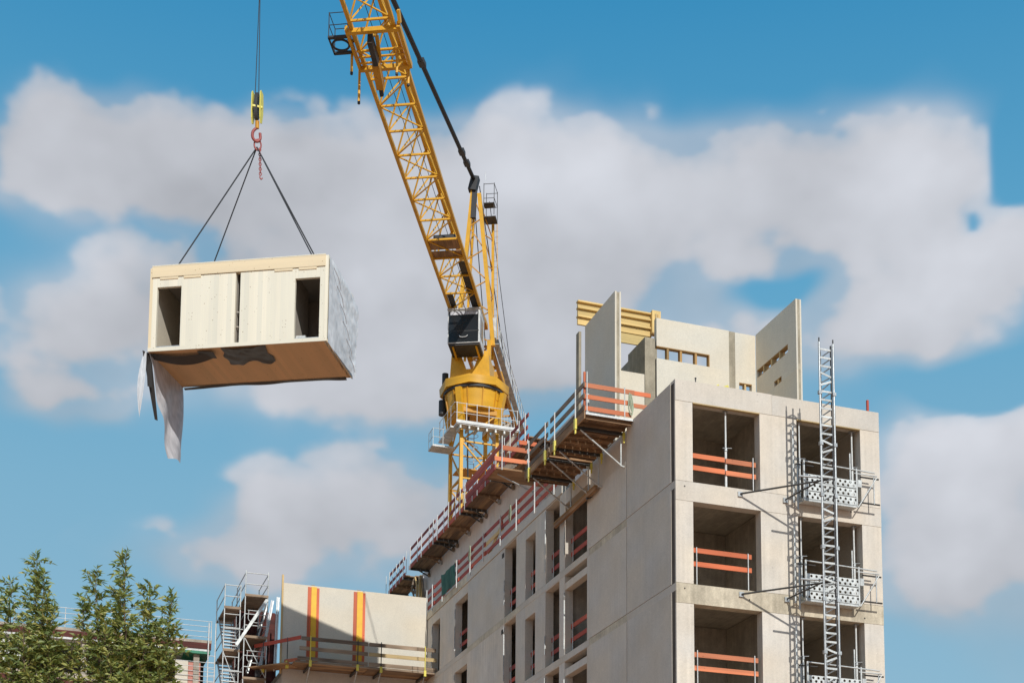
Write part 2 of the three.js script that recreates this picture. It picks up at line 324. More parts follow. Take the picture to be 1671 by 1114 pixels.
    for (const z of [-9.0, -11.15, -17.5, -22.8, -29]) part(bld, 'cross_wall', box(0.31, 4.19, f, f + 2.77, z - 0.1, z + 0.1), M.inside);
    // small square service hole in the wide blind panel
    part(bld, 'service_hole', box(-0.006, 0.02, f + 2.42, f + 2.60, -15.05 - 0.42, -15.05 - 0.16), M.joint);
  }
  // terrace slab edge and roof over the rear part
  part(bld, 'terrace_slab', box(-0.03, 8, 20.03, 20.36, -33.9, -20.0), M.band);
  part(bld, 'terrace_slab', box(-0.028, 8, 20.032, 20.358, -19.99, -9.0), M.concrete[2]);
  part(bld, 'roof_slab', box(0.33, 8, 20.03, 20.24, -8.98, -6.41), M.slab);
  part(bld, 'outer_wall', box(8, 8.3, 0, 20.3, -34, -6.41), M.concrete[2]);
  part(bld, 'outer_wall', box(0, 8.3, 0, 20.02, -34.3, -34), M.concrete[2]);
  part(bld, 'outer_wall', box(6.75, 8, 0, 20.2, -6.7, -6.42), M.concrete[2]);
  part(bld, 'lower_wall', [box(0, 0.3, 0, 7.6, -33.9, -0.3), box(0, 6.75, 0, 7.6, -0.3, 0), box(6.45, 6.75, 0, 7.6, -6.4, -0.31)], M.concrete[0]);

  // --- top storey: long set-back wall
  part(bld, 'setback_wall', box(1.3, 1.55, 20.36, 24.02, -20.4, -9.6), M.setback);
  part(bld, 'setback_wall', box(1.302, 1.55, 20.36, 24.03, -33.0, -20.42), M.setback);
  part(bld, 'setback_wall', box(1.56, 7.9, 20.36, 24.0, -33.0, -32.7), M.setback);
  part(bld, 'setback_wall', box(1.56, 7.9, 20.36, 24.0, -10.0, -9.62), M.setback);
  part(bld, 'setback_roof', box(1.56, 8, 23.8, 23.98, -32.69, -10.01), M.slab);

  // --- top storey: five-metre precast cavity walls being set up on the roof
  const cavity = (x0, x1, z0, z1, y0, y1, across) => {                // two pale skins with a grey infill core
    const t = 0.055, o = [];
    if (across === 'x') {
      o.push(part(bld, 'wall_skin', box(x0, x0 + t, y0, y1, z0, z1), M.precast), part(bld, 'wall_skin', box(x1 - t, x1, y0, y1, z0, z1), M.precast));
      part(bld, 'wall_core', box(x0 + t, x1 - t, y0, y1 - 0.02, z0 + 0.01, z1 - 0.015), M.core);
    }
    return o;
  };
  cavity(0.10, 0.31, -7.19, -4.62, ROOF, 25.25, 'x');
  // wall towards the sky on the right, with a strip of four small windows and a pair below
  const P2 = [5.79, 5.99, -5.78, -3.10];
  const strip = (x0, x1) => {
    const g = [];
    const z = [-3.64, -4.20, -4.75, -5.28, -5.72];
    g.push(box(x0, x1, ROOF, 22.86, P2[2], P2[3]), box(x0, x1, 23.05, 23.66, P2[2], P2[3]), box(x0, x1, 23.95, 25.25, P2[2], P2[3]));
    g.push(box(x0, x1, 22.86, 23.05, -4.08, P2[3]), box(x0, x1, 22.86, 23.05, P2[2], -4.57));
    g.push(box(x0, x1, 23.66, 23.95, z[0], P2[3]), box(x0, x1, 23.66, 23.95, P2[2], z[4]));
    return g;
  };
  const a2 = part(bld, 'wall_skin', strip(5.79, 5.845), M.precast); part(bld, 'wall_skin', strip(5.935, 5.99), M.precast);
  part(bld, 'wall_core', strip(5.846, 5.934).map((g) => g), M.core);
  for (const z of [-4.20, -4.75, -5.28]) part(a2, 'window_mullion', box(5.80, 5.985, 23.66, 23.95, z - 0.035, z + 0.035, 'y'), M.newBoard);
  part(a2, 'window_mullion', box(5.80, 5.985, 22.86, 23.05, -4.36, -4.29, 'y'), M.newBoard);
  for (const [y0, y1, z0, z1] of [[23.66, 23.95, -5.72, -3.64], [22.86, 23.05, -4.57, -4.08]]) { part(a2, 'window_liner', box(5.795, 5.985, y1 - 0.025, y1 + 0.001, z0, z1, 'z'), M.formDark); part(a2, 'window_liner', box(5.795, 5.985, y0 - 0.001, y0 + 0.02, z0, z1, 'z'), M.formDark); }
  // wall facing the sun
  const Z0 = -5.98, Z1 = -5.80;
  const bw = (x0, x1, y0, y1) => box(x0, x1, y0, y1, Z0, Z1);
  const bwA = part(bld, 'wall_panel', [bw(2.10, 4.78, ROOF, 23.83), bw(2.10, 4.78, 24.26, 25.24), bw(4.05, 4.78, 23.83, 24.26)], M.precast);
  const bwB = part(bld, 'wall_panel', [bw(5.01, 5.785, ROOF, 23.19), bw(5.01, 5.785, 23.46, 25.22), bw(5.01, 5.15, 23.19, 23.46), bw(5.63, 5.785, 23.19, 23.46)], M.precast);
  part(bld, 'joint_infill', box(4.782, 5.008, ROOF, 25.23, Z0 + 0.01, Z1 - 0.012), M.core);
  for (const x of [2.52, 3.0, 3.55]) part(bwA, 'window_mullion', box(x - 0.04, x + 0.04, 23.83, 24.26, Z0 + 0.005, Z1 - 0.02, 'y'), M.formDark);
  part(bwA, 'window_liner', box(2.11, 4.05, 24.235, 24.262, Z0 + 0.002, Z1 - 0.004, 'x'), M.formDark);
  part(bwA, 'window_liner', box(4.02, 4.052, 23.83, 24.234, Z0 + 0.002, Z1 - 0.004, 'y'), M.formDark);
  part(bwB, 'window_mullion', box(5.36, 5.42, 23.19, 23.46, Z0 + 0.005, Z1 - 0.02, 'y'), M.newBoard);
  part(bwB, 'window_liner', box(5.15, 5.63, 23.435, 23.462, Z0 + 0.002, Z1 - 0.004, 'x'), M.formDark);
  // the low wall, the cross wall with its raw end, and the thin wall end behind the first panel
  part(bld, 'wall_panel', box(0.32, 1.665, ROOF, 23.2, -6.02, -5.82), M.precast);
  part(bld, 'cross_wall', box(1.68, 2.05, ROOF, 24.5, -7.2, -5.81), M.core); part(bld, 'cross_wall', box(2.60, 2.97, ROOF, 25.35, -11.2, -7.66), M.core);
  part(bld, 'cross_wall', box(3.3, 5.7, ROOF, 25.0, -11.4, -11.2), M.precast);
  part(bld, 'wall_end', box(0.0, 0.09, ROOF, 25.2, -7.75, -7.5), M.core);
}
// reinforcing bars and site bits on the roof edge
{
  const p = thing('edge_post', 'short red guard post stub on the roof corner nearest the blue sky', 'post', [6.54, 20.26, -0.25]);
  part(p, 'stub', box(6.505, 6.565, 20.26, 20.72, -0.28, -0.22, 'y'), M.redBoard[0]);
  part(p, 'foot_plate', box(6.46, 6.62, 20.256, 20.275, -0.33, -0.17), M.head);
  const c = thing('yellow_clamp', 'small yellow clamp lying on the roof edge above the first window', 'clamp', [1.5, 20.27, -0.3]);
  part(c, 'jaw', box(1.34, 1.62, 20.272, 20.35, -0.36, -0.24, 'x'), M.formDark);
  part(c, 'arm', bar(V(1.55, 20.31, -0.3), V(1.86, 20.46, -0.34), 0.1, 0.07), M.head);
  part(c, 'screw', tube(V(1.3, 20.31, -0.3), V(1.55, 20.45, -0.3), 0.02), M.head);
  const b = thing('dowel_bar', 'dark starter bar standing up from the roof edge near the corner', 'bar', [0.75, 20.27, -0.2]);
  part(b, 'shaft', tube(V(0.75, 20.265, -0.2), V(0.75, 20.46, -0.2), 0.018), M.darkSteel);
  part(b, 'cap', tube(V(0.75, 20.46, -0.2), V(0.75, 20.50, -0.2), 0.028), M.dark);
}
// timber formwork sitting on the top storey walls
{
  const t = thing('formwork_beam_stack', 'yellow timber formwork girders with ledges across the roof walls', 'formwork', [1.4, 24.92, -7.4]);
  const rows = [25.36, 25.66, 25.93];
  rows.forEach((y, i) => {
    part(t, 'plank', box(-0.11, 2.62, y, y + (i === 2 ? 0.20 : 0.235), -7.40, -7.33, 'x'), M.formwork);
    part(t, 'flange', box(-0.13, 2.60, y + (i === 2 ? 0.20 : 0.24), y + (i === 2 ? 0.255 : 0.295), -7.42, -7.24, 'x'), M.formwork);
  });
  part(t, 'facing_board', box(0.33, 2.6, 25.0, 25.355, -7.42, -7.36, 'x'), M.formwork);
  const ec = part(t, 'end_clamp', [box(2.56, 2.88, 25.42, 26.24, -7.28, -7.14, 'y')], M.formwork);
  part(ec, 'clamp_rib', box(2.66, 2.72, 25.5, 26.1, -7.14, -7.10, 'y'), M.newBoard);
  part(ec, 'clamp_rib', box(2.76, 2.82, 25.5, 26.1, -7.14, -7.10, 'y'), M.newBoard);
  for (const y of [25.62, 25.95]) part(ec, 'bolt', tube(V(2.85, y, -7.18), V(2.93, y, -7.18), 0.045), M.dark);
  part(ec, 'shoe', box(2.55, 2.86, 25.36, 25.42, -7.28, -7.10, 'x'), M.formDark);
}

// ------------------------------------------------------------------ guard rails in the window openings of the short facade
[[17.25, 17.67, 18.03, 'top', 0], [14.25, 14.82, 15.22, 'middle', 1], [11.25, 11.79, 12.18, 'lowest visible', 2]].forEach(([f, a, b, w, i]) => {
  const g = thing('window_guard_rail', ['two orange boards guarding the top big window opening behind the white prop', 'two orange boards guarding the middle big window opening', 'two orange boards guarding the lowest visible big window opening'][i], 'guard rail', [1.6, f, -0.12], 'orange guard rails in the big windows');
  const r = i === 0 ? 2.64 : i === 1 ? 2.45 : 2.62;
  if (i === 0) {
    for (const y of [a, b]) { part(g, 'board', box(0.552, 1.62, y, y + 0.14, -0.14, -0.11, 'x'), M.orange[0]); part(g, 'board', box(1.66, r, y - 0.01, y + 0.13, -0.16, -0.13, 'x'), M.orange[2]); }
    part(g, 'post', tube(V(2.52, f, -0.08), V(2.52, f + 1.02, -0.08), 0.016), M.white);
  } else {
    for (const y of [a, b]) part(g, 'board', box(0.552, r, y, y + 0.14, -0.14, -0.11, 'x'), M.orange[i]);
    for (const x of [0.68, r - 0.13]) part(g, 'post', tube(V(x, f, -0.08), V(x, f + 1.12, -0.08), 0.016), M.white);
  }
});
// and red boards across the openings of the long facade (set back inside)
{
  const W = [[-6.72, -8.74, 'widest'], [-9.25, -10.62, 'second'], [-11.68, -12.75, 'third'], [-13.79, -15.12, 'fourth'], [-19.85, -21.62, 'fifth'], [-23.93, -25.15, 'sixth']];
  [[17.25, 'top floor'], [14.25, 'next floor down'], [11.25, 'lowest visible floor']].forEach(([f, fl], fi) => W.forEach(([z0, z1, nth], i) => {
    if (fi === 2 && i > 3) return;
    if (i === 5) return;
    const g = thing('opening_guard_rail', `red boards in the ${nth} opening from the sunny corner, ${fl}, long facade`, 'guard rail', [0.2, f, (z0 + z1) / 2], 'red guard boards in the long facade');
    for (const y of [0.45, 0.93]) part(g, 'board', box(0.22, 0.25, f + y, f + y + 0.15, z1 + 0.02, z0 - 0.02, 'z'), pick(M.redBoard));
    part(g, 'post', tube(V(0.20, f, z1 + 0.25), V(0.20, f + 1.12, z1 + 0.25), 0.014), M.white);
  }));
}
// adjustable steel props
function prop(x, z, y0, y1, label) {
  const p = thing('steel_prop', label, 'prop', [x, y0, z], 'steel props in the window openings');
  const ym = mix(y0, y1, 0.52);
  part(p, 'outer_tube', tube(V(x, y0 + 0.012, z), V(x, ym, z), 0.036, 10), M.white);
  part(p, 'inner_tube', tube(V(x, ym, z), V(x, y1 - 0.012, z), 0.027, 10), M.white);
  const cr = part(p, 'collar', tube(V(x, ym - 0.07, z), V(x, ym + 0.03, z), 0.055, 10), M.galv);
  part(cr, 'handle', tube(V(x - 0.12, ym, z + 0.04), V(x + 0.17, ym + 0.03, z + 0.05), 0.012), M.galv);
  part(p, 'foot_plate', box(x - 0.07, x + 0.07, y0, y0 + 0.012, z - 0.07, z + 0.07), M.galv);
  part(p, 'head_plate', box(x - 0.07, x + 0.07, y1 - 0.012, y1, z - 0.07, z + 0.07), M.galv);
}
prop(1.70, -0.2, 17.25, 19.60, 'white steel prop standing in the top big window opening');
[[17.25, 19.60, 'top'], [14.25, 16.66, 'middle'], [11.25, 13.66, 'lowest visible']].forEach(([a, b, w]) => {
  prop(4.10, -0.16, a, b, `steel prop at the hoist side jamb of the ${w} landing opening`);
  prop(5.93, -0.22, a, b, `steel prop at the outer jamb of the ${w} landing opening`);
});

// ------------------------------------------------------------------ rack hoist mast with wall ties, in front of the short facade
{
  const h = thing('hoist_mast', 'slim galvanized ladder hoist mast standing in front of the sunny facade', 'hoist', [3.8, 0, 1.8]);
  const xl = 3.58, xr = 4.03, zf = 1.92, zr = 1.60, top = 21.1;
  part(h, 'rail', tube(V(xl, 0.1, zf), V(xl, top, zf), 0.029, 8), M.galv);
  part(h, 'rail', tube(V(xr, 0.1, zf), V(xr, top, zf), 0.031, 8), M.galv);
  part(h, 'rear_rail', tube(V((xl + xr) / 2, 0.1, zr), V((xl + xr) / 2, top - 0.12, zr), 0.026, 8), M.galv);
  part(h, 'rack', box(xr - 0.075, xr - 0.04, 0.1, top - 0.05, zf - 0.05, zf - 0.01), M.dark);
  const lower = [];
  for (let y = 0.4, i = 0; y < top - 0.2; y += 0.25, i++) {
    const tilt = i % 8 === 6 ? 0.07 : i % 8 === 7 ? -0.05 : 0;
    const a = V(xl + 0.03, y - tilt, zf - 0.005), b = V(xr - 0.08, y + tilt, zf - 0.005), c = V((xl + xr) / 2, y - 0.1, zr);
    const rung = bar(a, b, 0.012, 0.055), br = [bar(a, c, 0.03, 0.025), bar(b, c, 0.03, 0.025)];
    if (y < 9.5) lower.push(rung, ...br);
    else { part(h, 'rung', rung, M.zinc); part(h, 'brace', br[0], M.galv); part(h, 'brace', br[1], M.galv); }
  }
  part(h, 'lower_section', lower, M.zinc);
  for (let y = 1.6; y < top; y += 1.5) for (const x of [xl, xr]) part(h, 'coupling', box(x - 0.05, x + 0.05, y - 0.05, y + 0.05, zf - 0.045, zf + 0.045), M.galv);
  for (const x of [xl, xr]) part(h, 'spigot', tube(V(x, top, zf), V(x, top + 0.13, zf), 0.02), M.darkSteel);
  for (const y of [17.08, 14.1, 11.1]) {
    const m = V(xl, y + 0.1, 1.78);
    const tb = part(h, 'tie_bar', tube(V(2.03, y, 0.06), V(xl + 0.5, y + 0.13, 1.70), 0.028), M.darkSteel);
    part(h, 'tie_bar', tube(V(3.50, y + 0.02, 0.06), m.clone().add(V(0.3, 0.05, 0)), 0.024), M.darkSteel);
    part(h, 'tie_arm', tube(V(xl - 0.55, y + 0.10, 1.62), V(xr + 0.15, y + 0.14, 1.74), 0.03), M.galv);
    for (const x of [2.03, 3.50]) part(tb, 'anchor_plate', box(x - 0.07, x + 0.07, y - 0.07, y + 0.07, 0.003, 0.05), M.galv);
  }
}
// ------------------------------------------------------------------ landing gates: perforated steel planks in a tubular frame
function perforated(w, hgt, t) {
  const s = new THREE.Shape(); s.moveTo(0, 0); s.lineTo(w, 0); s.lineTo(w, hgt); s.lineTo(0, hgt); s.closePath();
  const put = (x, y, r) => { const p = new THREE.Path(); for (let q = 0; q <= 6; q++) { const an = -q / 6 * Math.PI * 2; (q ? p.lineTo : p.moveTo).call(p, x + r * Math.cos(an), y + r * Math.sin(an)); } s.holes.push(p); };
  for (let i = 0; i < 10; i++) { const x = 0.09 + i * 0.171; put(x, hgt * 0.28, 0.044); put(x + 0.078, hgt * 0.72, 0.044); }
  return new THREE.ExtrudeGeometry(s, { depth: t, bevelEnabled: false });
}
const plankG = perforated(1.74, 0.235, 0.012);
[[17.25, 'top'], [14.25, 'middle'], [11.25, 'lowest visible']].forEach(([f, w]) => {
  const g = thing('landing_gate', `galvanized landing gate of perforated planks at the ${w} hoist opening`, 'gate', [4.9, f, 0.35], 'hoist landing gates');
  const x0 = 3.96, x1 = 5.70, z = 0.34;
  for (let i = 0; i < 3; i++) { const q = plankG.clone(); q.translate(x0, f - 0.16 + i * 0.262, z); const pk = part(g, 'plank', q, M.zinc); part(pk, 'plank_lip', box(x0, x1, f - 0.165 + i * 0.262, f - 0.15 + i * 0.262, z - 0.04, z + 0.012), M.zinc); }
  part(g, 'toe_board', box(x0 - 0.01, x1 + 0.01, f - 0.22, f - 0.17, z - 0.30, z + 0.01), M.zinc);
  part(g, 'landing_deck', box(x0, x1 - 0.1, f - 0.20, f - 0.175, 0.01, z - 0.305), M.galv);
  part(g, 'top_rail', tube(V(x0, f + 0.98, z), V(x1 + 0.65, f + 0.93, z - 0.02), 0.022), M.zinc);
  part(g, 'post', box(x0 - 0.03, x0 + 0.015, f - 0.2, f + 1.0, z - 0.03, z + 0.02), M.zinc);
  part(g, 'post', box(x1 - 0.01, x1 + 0.035, f - 0.2, f + 0.98, z - 0.03, z + 0.02), M.zinc);
  part(g, 'upright', tube(V(x0 - 0.13, f - 0.45, z - 0.16), V(x0 - 0.13, f + 0.95, z - 0.16), 0.026), M.galv);
  part(g, 'upright', tube(V(x0 - 0.22, f - 0.25, 0.1), V(x0 - 0.22, f + 2.1, 0.1), 0.026), M.zinc);
  part(g, 'side_rail', tube(V(x1 - 0.05, f + 0.84, z - 0.02), V(x1 + 0.72, f + 0.84, z - 0.02), 0.02), M.zinc);
  part(g, 'side_rail', tube(V(x1 + 0.1, f - 0.02, z - 0.05), V(x1 + 0.82, f - 0.02, z - 0.05), 0.026), M.darkSteel);
  part(g, 'side_rail', tube(V(x1 + 0.2, f + 0.78, z - 0.08), V(x1 + 0.82, f + 0.78, z - 0.08), 0.026), M.darkSteel);
  part(g, 'side_post', tube(V(x1 + 0.62, f - 0.03, z - 0.03), V(x1 + 0.62, f + 0.84, z - 0.03), 0.018), M.galv);
  part(g, 'side_brace', tube(V(x1 + 0.05, f - 0.2, z), V(x1 + 0.72, f + 0.80, z - 0.02), 0.018), M.zinc);
  part(g, 'lock_box', box(x1 + 0.06, x1 + 0.19, f + 0.43, f + 0.65, z - 0.05, z), M.zinc);
  part(g, 'latch_rail', tube(V(x0 - 0.25, f + 0.88, z - 0.06), V(x0 + 0.35, f + 0.88, z - 0.06), 0.022), M.darkSteel);
  part(g, 'inner_leg', tube(V(x1 + 0.08, f + 0.01, -0.1), V(x1 + 0.08, f + 1.62, -0.1), 0.022), M.zinc);
});

// ------------------------------------------------------------------ bracket platform hung on the long facade by the sunny corner
{
  const segs = [[-2.96, -5.95, [-3.62, -5.42], 'front'], [-6.12, -8.35, [-6.28, -7.86], 'rear']];
  const yT = 20.2, xo = -1.58;
  for (const [z0, z1, bz, w] of segs) {
    const p = thing('bracket_platform', w === 'front' ? 'timber bracket platform with orange end boards hung by the sunny corner' : 'shorter timber bracket platform behind the corner one on the long facade', 'platform', [-0.8, 18.9, (z0 + z1) / 2], 'bracket platforms by the corner');
    for (let i = 0; i < 6; i++) { const x = xo + 0.02 + i * 0.257; part(p, 'deck_plank', box(x, x + 0.245, yT - 0.05, yT + R2(-0.004, 0.004), z1, z0 + R2(-0.02, 0.02), 'z'), pick(M.deck)); }
    const nj = Math.round((z0 - z1) / 0.5);
    for (let i = 0; i <= nj; i++) { const z = mix(z0 - 0.1, z1 + 0.1, i / nj); part(p, 'joist', box(xo + 0.05, -0.04, yT - 0.14, yT - 0.052, z - 0.035, z + 0.035, 'x'), pick(M.deck)); }
    part(p, 'fascia_board', box(xo - 0.035, xo, yT - 0.16, yT + 0.1, z1, z0, 'z'), M.deck[1]);
    if (w === 'front') part(p, 'edge_trim', box(xo, -0.03, yT - 0.045, yT + 0.02, z0 + 0.025, z0 + 0.05, 'x'), M.white);
    part(p, 'end_board', box(xo, -0.04, yT - 0.16, yT - 0.05, z1 - 0.03, z1 - 0.002, 'x'), M.deck[2]);
    for (const z of bz) {
      const b = part(p, 'bracket', [bar(V(xo, yT - 0.19, z), V(-0.03, yT - 0.19, z), 0.06, 0.09)], M.darkSteel);
      part(b, 'brace', tube(V(xo + 0.1, yT - 0.24, z), V(-0.13, yT - 1.2, z), 0.026), z > -4 ? M.zinc : M.galv);
      part(b, 'hanger', tube(V(-0.13, yT - 0.24, z), V(-0.13, yT - 1.22, z), 0.026), M.zinc);
      part(b, 'foot', tube(V(-0.15, yT - 1.21, z), V(-0.02, yT - 1.24, z), 0.03), M.zinc);
      part(b, 'bracket_head', [box(xo - 0.10, xo - 0.03, yT - 0.26, yT + 0.07, z - 0.06, z + 0.06), box(xo - 0.085, xo - 0.045, yT - 0.4, yT - 0.24, z - 0.03, z + 0.03)], M.head);
      part(b, 'wall_hook', [box(-0.10, -0.03, yT - 0.36, yT - 0.16, z + 0.05, z + 0.11), box(-0.085, -0.045, yT - 0.5, yT - 0.38, z + 0.06, z + 0.10)], M.head);
      part(p, 'post', tube(V(xo - 0.065, yT, z), V(xo - 0.065, yT + 1.02, z), 0.022), M.white);
    }
    for (const y of [0.12, 0.50, 0.86]) part(p, 'side_board', box(xo - 0.04, xo - 0.01, yT + y, yT + y + 0.15, z1 + 0.05, z0 - 0.02, 'z'), y > 0.8 ? M.oldBoard[0] : pick(M.oldBoard));
    if (w === 'front') {
      for (const y of [0.11, 0.48, 0.84]) part(p, 'end_rail_board', box(xo - 0.02, y > 0.8 ? 0.05 : -0.05, yT + y, yT + y + 0.14, z0 - 0.05, z0 - 0.02, 'x'), pick(M.orange));
      part(p, 'end_rail_board', box(-0.02, 0.62, yT + 0.86, yT + 0.99, z0 - 0.10, z0 - 0.07, 'x'), M.orange[1]);
      part(p, 'end_rail_board', box(-0.02, 0.5, yT + 0.46, yT + 0.59, z0 - 0.10, z0 - 0.07, 'x'), M.orange[2]);
      part(p, 'corner_board', box(xo - 0.02, xo + 0.05, yT, yT + 1.36, z0 - 0.13, z0 - 0.09, 'y'), M.orange[1]);
      part(p, 'corner_post', tube(V(xo + 0.06, yT, z0 - 0.015), V(xo + 0.06, yT + 1.34, z0 - 0.015), 0.018), M.zinc);
      part(p, 'end_post', tube(V(-0.28, yT, z0 - 0.015), V(-0.28, yT + 1.03, z0 - 0.015), 0.018), M.zinc);
      part(p, 'stanchion', box(xo + 0.26, xo + 0.36, yT + 0.02, yT + 0.92, z0 - 0.65, z0 - 0.58, 'y'), M.white);
    }
  }
  const s = thing('hanging_strap', 'pale green strap dangling from the orange rail by the roof corner', 'strap', [-0.12, 20.3, -3.0]);
  const loop = (x, y, l, w) => pathTube([V(x, y, -2.93), V(x + 0.04, y - l * 0.4, -2.92), V(x + w, y - l * 0.8, -2.93), V(x + w * 0.6, y - l, -2.93), V(x - 0.02, y - l * 0.7, -2.94), V(x - 0.01, y - 0.05, -2.94)], 0.022, 5);
  part(s, 'loop', loop(-0.14, 21.06, 0.72, 0.1), M.strap); part(s, 'loop', loop(-0.09, 21.02, 0.55, 0.07), M.strap);
  const w = thing('timber_waler', 'yellowish timber beam hung below the bracket platform on the long facade', 'beam', [-0.15, 18.9, -7.4]);
  part(w, 'beam', bar(V(-0.14, 18.98, -5.6), V(-0.16, 18.92, -9.3), 0.1, 0.14), M.deck[1]);
  part(w, 'flange', bar(V(-0.14, 19.06, -5.6), V(-0.16, 19.0, -9.3), 0.14, 0.035), M.formDark);
  part(w, 'support', bar(V(-0.02, 18.95, -6.3), V(-0.2, 18.86, -6.3), 0.08, 0.06), M.darkSteel);
}
// ------------------------------------------------------------------ guard rail along the terrace edge
{
  const g = thing('terrace_guard_rail', 'long red triple-board guard rail along the terrace edge above the windows', 'guard rail', [0.02, 20.36, -17]);
  const zp = [-25.95, -25.04, -23.47, -21.33, -19.42, -17.7, -15.54, -13.67, -11.66, -9.67];
  zp.forEach((z) => part(g, 'post', tube(V(-0.06, 20.2, z), V(-0.06, 21.42, z), 0.024), M.white));
  for (let i = 0; i < zp.length - 1; i++) for (const y of [0.14, 0.52, 0.90]) {
    const dy = R2(-0.03, 0.03);
    part(g, 'board', box(0.0 + (i % 2) * 0.032, 0.03 + (i % 2) * 0.032, 20.36 + y + dy, 20.51 + y + dy, zp[i] - 0.1, zp[i + 1] + 0.1, 'z'), i === 5 && y > 0.3 && y < 0.8 ? M.newBoard : pick(M.redBoard));
  }
  const n = thing('safety_net', 'dark green net sheet tied over the terrace guard rail', 'net', [-0.08, 20.4, -22.4]);
  const pg = new THREE.PlaneGeometry(2.05, 0.98, 24, 10); pg.rotateY(-Math.PI / 2); pg.translate(-0.10, 20.86, -22.4);
  { const p = pg.attributes.position; for (let i = 0; i < p.count; i++) { const z = p.getZ(i), y = p.getY(i); p.setX(i, p.getX(i) - 0.02 + 0.02 * Math.sin(z * 9 + y * 3)); p.setY(i, y + 0.03 * Math.sin(z * 5) + (y > 20.86 ? -0.04 * Math.cos((z + 22.4) * 1.5) : 0)); } pg.computeVertexNormals(); }
  part(n, 'net_sheet', pg, M.net);
  for (const z of [-23.4, -21.4]) part(n, 'tie', tube(V(-0.085, 21.3, z), V(-0.085, 21.38, z), 0.02), M.strap);
  [[-19.3, 'green strap bundle tied to the terrace rail near the net'], [-14.2, 'green strap bundle tied to the terrace rail close to the platforms']].forEach(([z, l]) => {
    const s = thing('strap_bundle', l, 'strap', [-0.1, 20.9, z], 'strap bundles on the terrace rail');
    part(s, 'loop', pathTube([V(-0.11, 21.40, z), V(-0.12, 21.15, z + 0.09), V(-0.12, 20.85, z + 0.06), V(-0.11, 20.72, z - 0.03), V(-0.12, 20.95, z - 0.14), V(-0.11, 21.38, z - 0.02)], 0.02, 5), M.strap);
    part(s, 'tail', pathTube([V(-0.12, 21.2, z), V(-0.13, 20.9, z + 0.03), V(-0.12, 20.75, z + 0.06)], 0.014, 5), M.strap);
  });
  const pl = thing('leaning_plank', 'pale new plank leaning diagonally behind the terrace rail', 'plank', [0.1, 20.4, -16.6]);
  part(pl, 'plank', bar(V(0.12, 20.46, -17.5), V(0.10, 21.2, -15.8), 0.03, 0.18), M.newBoard); part(pl, 'end_stain', bar(V(0.098, 21.16, -15.9), V(0.096, 21.24, -15.72), 0.04, 0.185), M.redBoard[1]);
}
